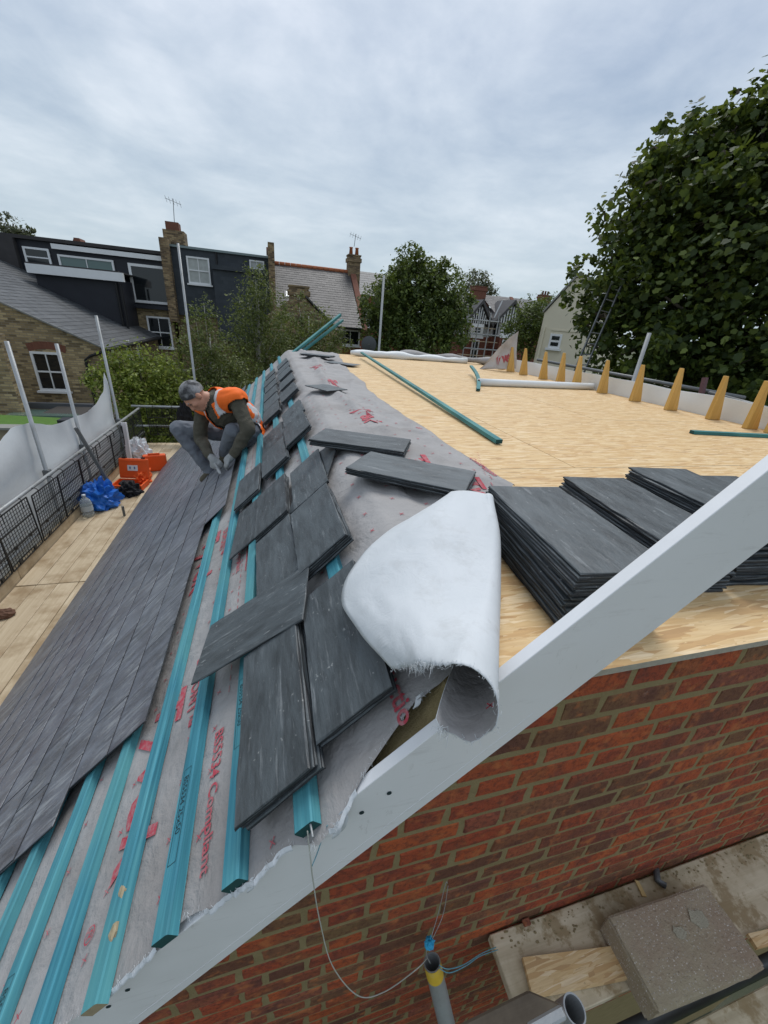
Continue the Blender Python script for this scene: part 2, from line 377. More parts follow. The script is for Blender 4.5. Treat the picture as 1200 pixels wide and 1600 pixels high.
for i, (ins, d, xc, z, t) in enumerate(cand):
    M = Matrix.Translation((xc, random.uniform(-.0018, .0012), z+random.uniform(-.0015, .0015))) @ Matrix.Rotation(random.uniform(-.008, .008), 4, 'Y')
    k = random.randrange(5)
    if i < 300 and not ins: link('brick', BRM[(t, k)], gw, M)
    else: rest.add([M @ Vector(p) for p in BR[(t, k)].v], BR[(t, k)].f)
tag(rest.build('brickwork', BRICK, gw), 'red bricks of the lower and far gable wall', kind='stuff')

# ---- flat deck of boards
dk = MB(); dk.box((XT+.03, .02, -.12), (4.7, YF, -.022)); deck = dk.build('roof_deck', RAFTER, house)
sheets = MB()
yy = -.008; row = 0
while yy < YF:
    y1 = min(yy+1.22, YF); xx = XT+.012-(1.22 if row % 2 else 0)
    while xx < 4.7:
        a, b = max(xx, XT+.012), min(xx+2.44, 4.7); xx += 2.44
        if b-a < .05: continue
        m_ = MB(); m_.box((a+.002, yy+.002, -.018), (b-.002, y1-.002, random.uniform(-.0006, .0006)))
        m_.mi = [1 if i == 2 else 0 for i in range(6)]
        m_.build('deck_sheet', [OSB, OSB_EDGE], deck)
    yy += 1.22; row += 1
# rafters under the underlay (seen through the gap behind the verge board)
for k in range(20):
    y = .13+.4*k
    m_ = MB(); a, b = SP(.02, y, -.055), SP(SL_LEN-.1, y, -.055); m_.beam(a, b, .045, .095, NO); m_.build('rafter', RAFTER, house)
m_ = MB(); m_.beam(SP(-.05, .02, -.14), SP(-.05, YF, -.14), .05, .12); m_.build('ridge_plate', RAFTER, house)
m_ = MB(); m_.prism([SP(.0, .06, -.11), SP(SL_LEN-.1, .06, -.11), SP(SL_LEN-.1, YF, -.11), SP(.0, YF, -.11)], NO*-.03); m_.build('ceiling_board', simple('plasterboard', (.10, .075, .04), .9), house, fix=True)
# eave: gutter board and rear wall under the eave
m_ = MB(); m_.box((-2.14, .02, -2.56), (-2.115, YF, -2.335)); m_.build('eave_fascia', PVC, house)
m_ = MB(); m_.box((-2.10, .2, GZ), (-2.0, YF, -2.36)); m_.prism([(-2.0, YF-.12, GZ), (-2.0, YF-.12, LINE(-2.0)-.15), (XT, YF-.12, -.14), (4.6, YF-.12, -.14), (4.6, YF-.12, GZ)], (0, .11, 0)); m_.box((4.6, .2, GZ), (4.7, YF, -.13)); m_.build('rear_wall', MORTAR, house, fix=True)

# ---- verge (barge) board, running up past the deck
ang = math.atan2(.453-.044, .797-.38)
u = Vector((math.cos(ang), 0, math.sin(ang))); nn = Vector((-u.z, 0, u.x)); p0 = Vector((.38, -.026, .044))
m_ = MB(); a, b = p0-u*3.4, p0+u*1.35; dwn = nn*-.178
m_.hexa([a+dwn, b+dwn, b+dwn+Vector((0, .024, 0)), a+dwn+Vector((0, .024, 0)), a, b, b+Vector((0, .024, 0)), a+Vector((0, .024, 0))])
m_.mi = [0, 1, 0, 0, 0, 0]
barge = bevel(m_.build('verge_board', [PVC, PVC_EDGE], house, fix=True), .0012)
mm = MB(); mm.hexa([p0-u*3.3-nn*.150+Vector((0, -.0006, 0)), p0+u*.0-nn*.150+Vector((0, -.0006, 0)), p0+u*.0-nn*.150+Vector((0, .001, 0)), p0-u*3.3-nn*.150+Vector((0, .001, 0)), p0-u*3.3-nn*.1485+Vector((0, -.0006, 0)), p0-nn*.1485+Vector((0, -.0006, 0)), p0-nn*.1485+Vector((0, .001, 0)), p0-u*3.3-nn*.1485+Vector((0, .001, 0))]); mm.build('film_edge', PVC_EDGE, barge, fix=True)
for s_, dz in ((.27, .055), (.2, .06), (.95, .04), (1.02, .045)):
    q = p0-u*(s_+.12)-nn*dz; mm = MB(); mm.tube([q+Vector((0, -.0005, 0)), q+Vector((0, -.002, 0))], .005, 10); mm.build('screw_hole', INK, barge)

# ---- underlay: goes down the slope and over the edge on to the deck
EDGE = [(-.9, .9), (-.72, .98), (-.4, .62), (-.1, .22), (-.018, .06), (.053, .045), (.10, .05), (.186, .022), (.266, -.010), (.305, -.03), (.336, -.056), (.401, -.058), (.44, -.034), (.482, -.027), (.53, -.036), (.57, -.042), (.62, -.034), (.678, -.036), (.72, -.02), (.765, -.012), (.82, -.026), (.874, -.034), (.93, -.038), (.995, -.046), (1.1, -.04), (1.4, -.035), (3.5, -.035)]
def efront(q): return float(np.interp(q, [e_[0] for e_ in EDGE], [e_[1] for e_ in EDGE]))
def deck_edge(y): return .70+.05*noise.noise((y*1.1, 3.3, 0))+.035*noise.noise((y*3.1, 1.3, 0))-.10*math.exp(-((y-3.0)/.9)**2)+max(0, y-5.2)*.10
def felt_h(q, y):
    if q < 0:
        a = min(1, -q/.25); f = .016*noise.noise((q*3, y*1.6, 4.)) + .030*max(0, noise.noise((q*2.2+y*1.1, y*.9-q*2.0, 9.))) + .012*(1-2.4*abs(noise.noise((q*4+y*2.1, y*2.6-q*1.2, 17.))))
        rid = math.exp(-((-q-.28-.07*math.sin(y*1.3))/.055)**2)*.042*(1 if y > 2.2 else .4) + math.exp(-((y-1.22-.45*q)/.06)**2)*.022 + math.exp(-((y-1.95-.3*q)/.05)**2)*.02
        cre = .014*max(0, 1-5*abs(noise.noise((q*2.3+y*.8, y*1.5-q, 31.)))) + .010*max(0, 1-5*abs(noise.noise((q*4.1-y*1.7, y*2.2+q*2, 47.)))) + .006*noise.noise((q*9, y*7, 12.))
        return max(.006, .010 + a*(f + rid + cre)*min(1, max(0, (deck_edge(y)+q)/.10)) + .004*noise.noise((q*16, y*16, 2.)))
    return .004*noise.noise((q*9, y*5, 1.)) + .0025*noise.noise((q*24, y*14, 5.)) - .002 + .006*math.exp(-(q/.2)**2)
def FP(q, y, up=0.):
    h = felt_h(q, y)+up
    r_ = .06                                           # rounded over the top edge
    if q < -r_: return Vector((XT-q, y, h))
    if q > r_: return SP(q, y, h)
    t = (q+r_)/(2*r_); A, B = Vector((XT+r_, y, 0)), SP(r_, y, 0); K = Vector((XT, y, 0))
    n_ = Vector((0, 0, 1)).lerp(NO, t).normalized()
    return A*(1-t)**2 + K*2*t*(1-t) + B*t*t + n_*h
qs = list(np.arange(-.95, -.06, .018)) + list(np.arange(-.06, .12, .02)) + list(np.arange(.12, 1.3, .03)) + list(np.arange(1.3, 3.45, .12))
nf = 260; fm = MB(); rows = []
for q in qs:
    row = []; f0 = efront(q) + (.006*noise.noise((q*60, 0, 0)) if q > .03 else 0)
    for j in range(nf+1):
        y = f0 + (YF-.02-f0)*(j/nf)**1.35
        qq = q
        if q < 0: qq = max(q, -deck_edge(y)) if q > -.95 else -deck_edge(y)
        P = FP(qq, y)
        row.append(P)
    rows.append(row)
fm.grid(rows); felt = fm.build('underlay', FELT, house, True, True)
# torn white fibres and lifted hem along the cut edge
def wisps(nme, par, spots, n, L, r_=.0006):
    m_ = MB()
    for P, d in spots:
        for k in range(n):
            P0 = P+Vector(rng.normal(size=3))*.003; d1 = (d+Vector(rng.normal(size=3))*.55).normalized(); d2 = (d1+Vector((0, 0, -.7))+Vector(rng.normal(size=3))*.7).normalized(); l = L*random.uniform(.3, 1.)
            m_.tube([P0-d1*.004, P0+d1*l*.5, P0+d1*l*.5+d2*l*.5], [r_*1.5, r_, r_*.3], 3)
    o = m_.build(nme, MEMB, par); o['kind'] = 'stuff'; return o
wisps('torn_fibres', felt, [(FP(q, efront(q)+.002, .002), Vector((0, -1, -.3))) for q in (.335, .338, .345, .40, .405, .52, .56, .565, .60, .75, .80, .805, .90, .94, .945, .26, .14, .08, .87, 1.05)], 4, .016, .0004)
wisps('torn_fibres', felt, [(FP(q, efront(q)+.002, .002), Vector((0, -1, -.3))) for q in np.arange(.06, 1.2, .012)], 2, .005, .0003)
def tuft(q, L, wd):
    m_ = MB(); b_ = FP(q, efront(q)+.006, .003); rows_ = []
    for k in range(9):
        t = k/8; rows_.append([b_+DN*(wd*(.4+1.2*math.sin(math.pi*min(1, t*.8+.1)))*sg_*(1+.3*noise.noise((k, sg_, q*50)))+.01*t)+Vector((0, -.012*math.sin(t*2.2), 0))+Vector((0, 0, -L*t))+NO*(.004*noise.noise((k*.9, sg_*2, q))) for sg_ in (-1, -.3, .4, 1)])
    m_.grid(rows_); m_.build('torn_tuft', MEMB, felt, True)
tuft(.322, .050, .011); tuft(.335, .028, .007); tuft(.56, .022, .006); tuft(.81, .014, .008); tuft(.09, .018, .006)
m_ = MB()
for a, b in ((.285, .36), (.455, .70), (.84, 1.02)):
    rws = []
    for k in range(25):
        q = a+(b-a)*k/24; e_ = efront(q)+.006*noise.noise((q*60, 0, 0)); wv = .002+.006*abs(noise.noise((q*25, 3, 0)))
        rws.append([FP(q, e_+.002, .0035), FP(q, e_-.004, .001)+Vector((0, 0, -.003)), FP(q, e_-.005, -.002)+Vector((0, 0, -wv))])
    m_.grid(rws)
m_.build('torn_hem', MEMB, felt)['kind'] = 'stuff'
# printing on the underlay
def felt_print(body, size, q, y, parent=felt, shear=0., flip=False, bold=0., col=RED, sx_=1., deckd=False):
    vs, fs = text_pts(body, size, shear, bold); out = []
    for v_ in vs:
        a, b = v_.x*sx_, v_.y
        if deckd: out.append(FP(q + a*0 - b, y - a, .004))
        else: out.append(FP(q - b, y - a, .0035))
    m_ = MB(); m_.add(out, fs); return m_.build('lettering', col, parent)
felt_print('BS5534 Compliant', .046, .728, .385, bold=.0008)
felt_print('DUPONT™', .060, .895, .80, bold=.0012)
felt_print('Tyvek', .225, 1.085, .74, shear=.25, bold=.005)
felt_print('®', .05, 1.135, .12)
felt_print('DUPONT™', .060, .895, 1.85, bold=.0012); felt_print('BS5534 Compliant', .046, .728, 1.55, bold=.0008)
felt_print('Tyvek', .225, 1.085, 1.95, shear=.25, bold=.005)
felt_print('Constructio', .062, .152, .325, bold=.0012)
for q, y in ((-.36, 1.35), (-.33, 2.45), (-.30, 3.9), (-.30, 5.2)):
    felt_print('Tyvek', .17, q+.08, y, shear=.3, bold=.006)
felt_print('Supro', .06, -.57, 1.95, bold=.001); felt_print('Construction', .05, -.66, 1.35, bold=.001)
felt_print('Tyvek', .13, -.42, .98, shear=.25, bold=.004)
def crosses(name, spots, fn, parent, mat=RED, L=.0105, wd=.0013):
    m_ = MB()
    for a, b in spots:
        r0 = random.uniform(.5, .9)
        for r_ in (r0, r0+1.57):
            c_, s_ = math.cos(r_), math.sin(r_)
            m_.add([fn(a+L*c_*i-wd*s_*j, b+L*s_*i+wd*c_*j) for i, j in ((-1, -1), (1, -1), (1, 1), (-1, 1))], [(0, 1, 2, 3)])
    o = m_.build(name, mat, parent); o['kind'] = 'stuff'; return o
sp_ = [(q+random.uniform(-.008, .008), y+random.uniform(-.01, .01)+(.05 if i % 2 else 0)) for i, q in enumerate(np.arange(-.7, 1.7, .12)) for y in np.arange(.0, 3.2, .135) if y > efront(q)+.03 and -q < deck_edge(y)-.05]
crosses('printed_crosses', sp_, lambda a, b: FP(a, b, .003), felt)
m_ = MB()
for k in range(60):
    y = .5+.045*k; q = .690; m_.add([FP(q-.0015, y, .003), FP(q+.0015, y, .003), FP(q+.0015, y+.025, .003), FP(q-.0015, y+.025, .003)], [(0, 1, 2, 3)])
for k in range(14):
    y = .9+.04*k; q = -.55-.04*k*.4; m_.add([FP(q-.0015, y, .004), FP(q+.0015, y, .004), FP(q+.0015, y+.022, .004), FP(q-.0015, y+.022, .004)], [(0, 1, 2, 3)])
m_.build('dashed_line', RED, felt)['kind'] = 'stuff'
m_ = MB(); m_.grid([[FP(.635+.006*math.sin(8*y)-w_*(.004+.003*math.sin(30*y)), y, .0035) for w_ in (-1, 1)] for y in np.linspace(.08, .26, 14)]); m_.build('printed_stroke', RED, felt)
m_ = MB(); m_.grid([[FP(.66-w_*.003, y, .0035) for w_ in (-1, 1)] for y in np.linspace(1.15, 1.4, 8)]); m_.build('printed_stroke', RED, felt)

# ---- the flap of underlay turned back over the slates, white side out, its end curled into a tube
Ls = [onz(700, 788, .06), onz(610, 828, .055)] + [SP(*slp(x_, y_, o_), o_) for x_, y_, o_ in ((555, 880, .095), (533, 935, .10), (560, 985, .095), (612, 1045, .085))]
Fs0, Fs1 = onz(768, 772, .165), ony(777, 1088, -.108)
FX = [(768, 772), (781, 830), (783, 900), (781, 970), (779, 1030), (777, 1088)]
Fs = []
for k, (x_, y_) in enumerate(FX):
    t = k/5; tgt = Fs0.lerp(Fs1, t); r_ = ray(x_, y_); Fs.append(CAM + r_*((tgt-CAM).dot(r_)/r_.dot(r_)))
def cat(ps, t):
    n_ = len(ps)-1; x_ = min(max(t*n_, 0), n_-1e-6); i = int(x_); f = x_-i
    a, b, c, d = ps[max(i-1, 0)], ps[i], ps[i+1], ps[min(i+2, n_)]
    return .5*((2*b)+(c-a)*f+(2*a-5*b+4*c-d)*f*f+(3*b-a-3*c+d)*f**3)
rows = []; NV, NU, NW = 44, 26, 18
for i in range(NV+1):
    t = i/NV; Lp, Fp = cat(Ls, t), cat(Fs, t); row = []
    ax = (cat(Fs, min(1, t+.02))-cat(Fs, max(0, t-.02))).normalized(); dr = (Fp-Lp); out = (dr-ax*dr.dot(ax)).normalized(); up = out.cross(ax); up = up if up.z > 0 else -up
    rad = .012+.040*t
    for j in range(NU+1):
        a = j/NU; P = Lp.lerp(Fp-out*rad+up*rad*1.15, a) + up*(.055*math.sin(math.pi*a**.8)*(1-t)**.6*.95 + .006*noise.noise((t*3, a*3, 1.))+.003*noise.noise((t*9, a*9, 4.)))
        jag = 0
        if i == NV: jag = .010*noise.noise((a*23, 1, 0))+.006*noise.noise((a*60, 2, 0))
        row.append(P + ax*jag)
    cc = Fp-out*rad
    for j in range(1, NW+1):
        a = j/NW; th_ = math.pi*.5 - a*math.pi*1.42
        P = cc + out*math.cos(th_)*rad + up*(math.sin(th_)*rad*1.15-.008*a)
        row.append(P + (ax*(.010*noise.noise((a*9, 7, 0))+.008*a) if i == NV else Vector()))
    rows.append(row)
m_ = MB(); m_.grid(rows)
nfl = len(m_.f); m_.cur = 1
flap = m_.build('turned_back_flap', [MEMB, FELT], house, True, True)
sol = flap.modifiers.new('thick', 'SOLIDIFY'); sol.thickness = .0015; sol.offset = -1; sol.material_offset = 1; sol.material_offset_rim = 0
# make the upper side face up
if sum(p_.normal.z for p_ in flap.data.polygons) < 0: flap.data.flip_normals()
flap['label'] = 'white underside of the underlay turned back and curled over the slates'
base_ = rows[NV]
wisps('torn_fibres', flap, [(base_[a], (rows[NV][a]-rows[NV-1][a]).normalized()) for a in range(0, NU+NW)], 4, .006, .00035)
wisps('torn_fibres', flap, [(base_[a], (rows[NV][a]-rows[NV-1][a]).normalized()) for a in (10, 12, 13, 14, 15, 18, NU+NW-2, NU+NW-1)], 9, .022, .0005)
crosses('printed_crosses', [(.62, .0)], lambda a, b: rows[NV-3][NU+9]+Vector((-.012+(a-.62), .0, .012+b)), flap, L=.009)

# ---- battens fixed along the slope
BAT = [.2] + [.4+.197*k for k in range(16)]
ends = {1: -.034, 2: -.034, 3: -.036, 4: -.060, 5: -.045}
btn = []
for i, s_ in enumerate(BAT):
    y0 = .16 if i == 0 else ends.get(i, -.03); wd = .048
    sg = max(8, int(8/.25)); rws = []
    m_ = MB(); L = YF-.03-y0
    pr = [(-wd/2, 0.), (-wd/2, .024), (-wd/2+.004, .027), (wd/2-.004, .027), (wd/2, .024), (wd/2, 0.)]
    for k in range(sg+1):
        y = y0+L*k/sg; wob = .0035*noise.noise((s_*7, y*.8, 0))
        rws.append([SP(s_+a+wob, y, o_+.0008) for a, o_ in pr])
    m_.grid([r_ for r_ in rws], True)
    nb = len(m_.v); m_.cur = 1; m_.f.append(tuple(range(6))); m_.mi.append(1); m_.f.append(tuple(range(nb-6, nb))); m_.mi.append(1)
    b_ = m_.build('batten', [BATTEN, END_DARK if i not in (4, 5) else CUT_END], house, fix=True); btn.append(b_)
def stamp(bi, y):
    s_ = BAT[bi]; M = SM(s_, y, .0285); m_ = MB(); L, W_ = .11, .014
    for a, b, c_, d in ((-W_, -L, -W_+.0012, L), (W_-.0012, -L, W_, L), (-W_, L-.0012, W_, L), (-W_, -L, W_, -L+.0012)):
        m_.add([M @ Vector((a, b, 0)), M @ Vector((c_, b, 0)), M @ Vector((c_, d, 0)), M @ Vector((a, d, 0))], [(0, 1, 2, 3)])
    vs, fs = text_pts('BS5534 25x50', .024); m_.add([M @ Vector((v_.y-.008, -(v_.x)+.09, 0)) for v_ in vs], fs)
    m_.build('stamp', INK, btn[bi])
stamp(3, .20); stamp(2, .36); stamp(6, .02)
# broken corner of the second batten and knots
for s_, y in ((.99, .12), (.985, .045)):
    m_ = MB(); m_.blob(SP(s_-.012, y, .024), (.011, .022, .006), 8, 5, Matrix((DN, Vector((0, 1, 0)), NO)).transposed(), .6); m_.build('knot', CUT_END, btn[4])

# ---- laid slates
def slate_mb(L, W_, T=.006, seed=0, chip=.0022, nL=9, nW=5, ins=.004):
    r_ = random.Random(seed); m_ = MB(); ring = []
    for k in range(nW): ring.append((-W_/2+W_*k/nW, -L/2))
    for k in range(nL): ring.append((W_/2, -L/2+L*k/nL))
    for k in range(nW): ring.append((W_/2-W_*k/nW, L/2))
    for k in range(nL): ring.append((-W_/2, L/2-L*k/nL))
    j = lambda a: r_.uniform(-a, a); n = len(ring)
    bot = [(x+j(chip), y+j(chip), 0) for x, y in ring]
    top = [(x*(1-ins/W_)+j(chip), y*(1-ins/L)+j(chip), T+j(ins*.15)) for x, y in ring]
    mid = [(x+j(chip*.7), y+j(chip*.7), T*.6) for x, y in ring]
    m_.add(bot+mid+top, [tuple(range(n-1, -1, -1)), tuple(range(2*n, 3*n))])
    m_.cur = 1
    m_.add([], [])
    for a in (0, n):
        for i in range(n): m_.f.append((a+i, a+(i+1) % n, a+n+(i+1) % n, a+n+i)); m_.mi.append(1 if a == 0 else 0)
    return m_
LAIDM = []
for k in range(6):
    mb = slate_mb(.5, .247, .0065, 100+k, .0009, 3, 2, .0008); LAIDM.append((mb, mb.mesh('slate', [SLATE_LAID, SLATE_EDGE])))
GA = .2; heads = [1.07+GA*j-.005 for j in range(10)]
laid = []
def near_y(h): return max(-.04, .60-.33*(h-1.07))
for j in range(-1, 13):
    h = 1.065+GA*j
    if h+.5 > SL_LEN+.06: break
    if j == -1: y0, y1 = 2.03, 3.75
    else: y0, y1 = near_y(h), YF-.02
    off = .125 if j % 2 else 0.
    n0 = y0
    # joints on a common staggered grid, the near slate keeps its full width
    k0 = math.ceil((y0-off)/.25-.001)
    y = off+.25*k0
    if j >= 0 and y-y0 > .12: y -= .125
    while y+.25 <= y1+.2:
        laid.append((h, y+.125)); y += .25
vis = []
for h, y in laid:
    px, py, d = pix(SP(h+.4, y, .04)); ins = -80 < px < 500 and 640 < py < 1640 and d > 0
    vis.append((0 if ins else 1, d, h, y))
vis.sort(); rest = MB()
for i, (ins, d, h, y) in enumerate(vis):
    tilt = math.atan2(.0135, .5); s_ = h+.25
    M = SM(s_+random.uniform(-.0015, .0015), y+random.uniform(-.001, .001), .0285+.0072+random.uniform(-.0004, .0008), -math.pi/2+random.uniform(-.004, .004)) @ Matrix.Rotation(tilt, 4, 'X') @ Matrix.Rotation(random.uniform(-.004, .004), 4, 'Y')
    k = random.randrange(6)
    # local +Y of the slate must point up the slope, its tail (lower end) riding on the course below
    if i < 300 and not ins: link('slate', LAIDM[k][1], house, M)
    else:
        rest.cur = 0; b = len(rest.v); rest.v += [tuple(M @ Vector(p)) for p in LAIDM[k][0].v]; rest.f += [tuple(b+i_ for i_ in f) for f in LAIDM[k][0].f]; rest.mi += LAIDM[k][0].mi
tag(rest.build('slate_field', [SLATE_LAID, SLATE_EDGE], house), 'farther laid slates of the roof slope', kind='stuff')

# ---- parapet studs: pointed timber wedges standing along the far right edge, white membrane behind them
XP = 4.40
SY = [2.20, 2.58, 3.02, 3.54, 4.12, 4.58, 4.98, 5.45, 5.95, 6.42, 6.80]
for i, y in enumerate(SY):
    h = .43+random.uniform(-.012, .012); m_ = MB(); b = .150; x0 = XP+.03*math.sin(i*2.1)
    m_.hexa([Vector(q) for q in ((x0-b, y-.026, .002), (x0, y-.026, .002), (x0, y+.026, .002), (x0-b, y+.026, .002), (x0-b+.004, y-.021, h), (x0-b+.028, y-.021, h), (x0-b+.028, y+.021, h), (x0-b+.004, y+.021, h))])
    bevel(m_.build('parapet_stud', STUD, house, fix=True), .003)
m_ = MB(); m_.prism([(XP-.10, 2.02, .002), (XP+.05, 2.02, .002), (XP-.062, 2.02, .42), (XP-.08, 2.02, .42)], (0, .05, 0)); bevel(m_.build('parapet_stud', STUD, house, fix=True), .003)
m_ = MB(); rows = []
for k in range(60):
    y = 1.5+5.5*k/59; rows.append([(XP+.085+.012*noise.noise((y*3, z*8, 0))+.02*(z/.2)**2*math.sin(y*2.4), y, z+(.0 if z < .15 else .025*noise.noise((y*1.7, 2, 0)))) for z in (0., .05, .10, .15, .20, .205)] + [(XP+.14, y, .19), (XP+.16, y, .10)])
m_.grid(rows); o = m_.build('membrane_upstand', WHITE_SHEET, house, True); o['label'] = 'white membrane standing up behind the timber wedges'

# membrane bundled along the far edge of the deck
def roll(name, mats, pts, rad, seed, label, cat_='membrane', flat=.75):
    rows = []
    for i, (P, r_) in enumerate(zip(pts, rad)):
        P = Vector(P); a = Vector(pts[min(i+1, len(pts)-1)]); b = Vector(pts[max(i-1, 0)]); d = (a-b).normalized(); x = d.cross(Vector((0, 0, 1))).normalized(); up = x.cross(d)
        rows.append([P + x*math.cos(t)*r_*(1+.12*noise.noise((i*.5, t*1.5, seed))) + up*(math.sin(t)*r_*flat*(1+.2*noise.noise((i*.4, t*2, seed+3)))) for t in [2*math.pi*k/14 for k in range(14)]])
    m_ = MB(); m_.grid(rows, True); n = len(m_.v); m_.f += [tuple(range(14)), tuple(range(n-14, n))]; m_.mi += [0, 0]
    o = m_.build(name, mats, None, True, True); return tag(o, label, cat_)
def lerps(a, b, n): return [Vector(a).lerp(Vector(b), k/(n-1)) for k in range(n)]
roll('membrane_bundle', WHITE_SHEET, [P+Vector((0, .03*math.sin(i), 0)) for i, P in enumerate(lerps((1.55, 7.72, .06), (4.0, 7.62, .05), 22))], [.05+.04*abs(math.sin(i*.55))+(.03 if 4 < i < 10 else 0) for i in range(22)], 1, 'white membrane bundled along the far edge of the board deck')
roll('membrane_bundle', FELT, lerps((2.6, 7.86, .09), (4.9, 7.55, .07), 22), [.085+.03*math.sin(i*.8) for i in range(22)], 5, 'grey underlay bundle lying behind the white one at the deck edge')
# upright corner of printed membrane
A, B, C_, D_ = onz(752, 574, .03), onz(800, 570, .02), ony(808, 521, 7.0), ony(770, 546, 7.2)
A = ony(748, 577, 6.6); B = ony(806, 576, 6.4); C_ = ony(810, 517, 6.4); D_ = ony(770, 546, 6.5)
rows = []
for i in range(15):
    t = i/14; lo, hi = A.lerp(B, t), D_.lerp(C_, t) if t > 0 else A
    hi = A.lerp(C_, t)+Vector((0, 0, .10*math.sin(math.pi*t)*t))
    rows.append([lo.lerp(hi, k/8)+Vector((.02*noise.noise((i*.4, k*.4, 2)), .06*noise.noise((i*.3, k*.3, 8)), 0)) for k in range(9)])
m_ = MB(); m_.grid(rows); fl = tag(m_.build('membrane_corner', felt_mat('underlay_pale', (.46, .44, .44), (.60, .585, .58)), None, True), 'grey red-printed membrane corner sticking up beside the timber wedges', 'membrane')
m_ = MB(); vs, fs = text_pts('Tyvek', .22, .2, .006)
def onfl(a, b):
    i = min(max(a, 0), .999)*14; k = min(max(b, 0), .999)*8; p = rows[int(i)][int(k)]; p2 = rows[min(14, int(i)+1)][min(8, int(k)+1)]; return p.lerp(p2, (i % 1+k % 1)/2)+Vector((-.004, -.006, .003))
m_.add([onfl(.42+v_.x*.85, .25+v_.y*2.2) for v_ in vs], fs); m_.build('lettering', RED, fl)
# rolled length of membrane lying on the deck
a, b = onz(748, 597, .045), onz(926, 604, .045); rl = thing('membrane_roll', 'tight white membrane roll lying on the board deck before the wedges', 'roll', a)
m_ = MB(); m_.tube(lerps(a, b, 5), .045, 20); m_.build('roll_body', WHITE_SHEET, rl, True)
d = (b-a).normalized(); m_ = MB(); m_.tube([a-d*.002, a-d*.003], .033, 16); m_.build('roll_core', simple('roll_core_dark', (.10, .09, .085), .9), rl)

# loose battens on the deck
def loose_batten(a, b, label, mat=BATTEN_D, bow=0., wd=.045, ht=.025, group='loose battens'):
    a, b = Vector(a), Vector(b); n = 9; d = (b-a).normalized(); x = d.cross(Vector((0, 0, 1))).normalized(); up = x.cross(d); rows = []
    for k in range(n):
        t = k/(n-1); P = a.lerp(b, t)+x*bow*math.sin(math.pi*t)
        rows.append([P+x*wd/2*i+up*ht/2*j for i, j in ((-1, -1), (1, -1), (1, 1), (-1, 1))])
    L = (b-a).length; M = Matrix((x, d, up)).transposed().to_4x4(); M.translation = a
    Mi = M.inverted(); m_ = MB(); m_.grid([[Mi @ p for p in r_] for r_ in rows], True); nb = len(m_.v); m_.cur = 1; m_.f += [(0, 1, 2, 3), (nb-4, nb-3, nb-2, nb-1)]; m_.mi += [1, 1]
    me = m_.mesh('loose_batten', [mat, END_DARK]); o = link('loose_batten', me, None, M); o.data.update()
    return tag(o, label, 'batten')
loose_batten(onz(780, 690, .02), onz(565, 551, .10), 'long green treated batten lying diagonally across the board deck')
loose_batten(onz(747, 609, .02), ony(736, 572, 5.6), 'bowed green batten beside the end of the white membrane roll', bow=.05)
loose_batten(onz(1081, 675, .015), onz(1240, 683, .015), 'green batten lying at the right edge before the nearest wedge')
P0 = ony(440, 566, 7.3); P1 = ony(532, 492, 9.0)
loose_batten(P0, P1, 'upper of two green battens jutting past the far roof end', wd=.05, ht=.05)
loose_batten(P0+Vector((.02, 0, -.07)), P1+Vector((.06, .05, -.10)), 'lower of two green battens jutting past the far roof end', wd=.05, ht=.04)

# ================================================================== LOOSE SLATES
SLM = [slate_mb(.5, .25, .007, 200+k, .0026).mesh('loose_slate', [SLATE, SLATE_EDGE]) for k in range(8)]
def loose(M, label, group=None):
    o = link('loose_slate', random.choice(SLM), None, M); return tag(o, label, 'slate', group)
ORD = 'top second third fourth fifth sixth seventh eighth ninth tenth eleventh twelfth thirteenth fourteenth fifteenth sixteenth seventeenth eighteenth nineteenth twentieth twenty-first twenty-second twenty-third twenty-fourth'.split()
def pile(where, base, n, rot, gid, sx_=.92, sy_=.93, jit=.006, tilt=None, where_top=None):
    "n slates on top of each other; base(k) gives the matrix of the k-th"
    for k in range(n):
        M = base(k*.0082) @ Matrix.Translation((random.uniform(-jit, jit), random.uniform(-jit, jit), 0)) @ Matrix.Rotation(rot+random.uniform(-.02, .02), 4, 'Z') @ Matrix.Rotation(math.pi*random.randrange(2), 4, 'Z')
        if tilt: M = M @ tilt
        M = M @ Matrix.Diagonal((sx_, sy_, 1, 1))
        if k == n-1: loose(M, ('top slate of ' if n > 1 else '')+where)
        else: loose(M, (ORD[n-k-1]+' slate from the top of '+where) if k else 'bottom slate of '+where, 'slates under '+gid)
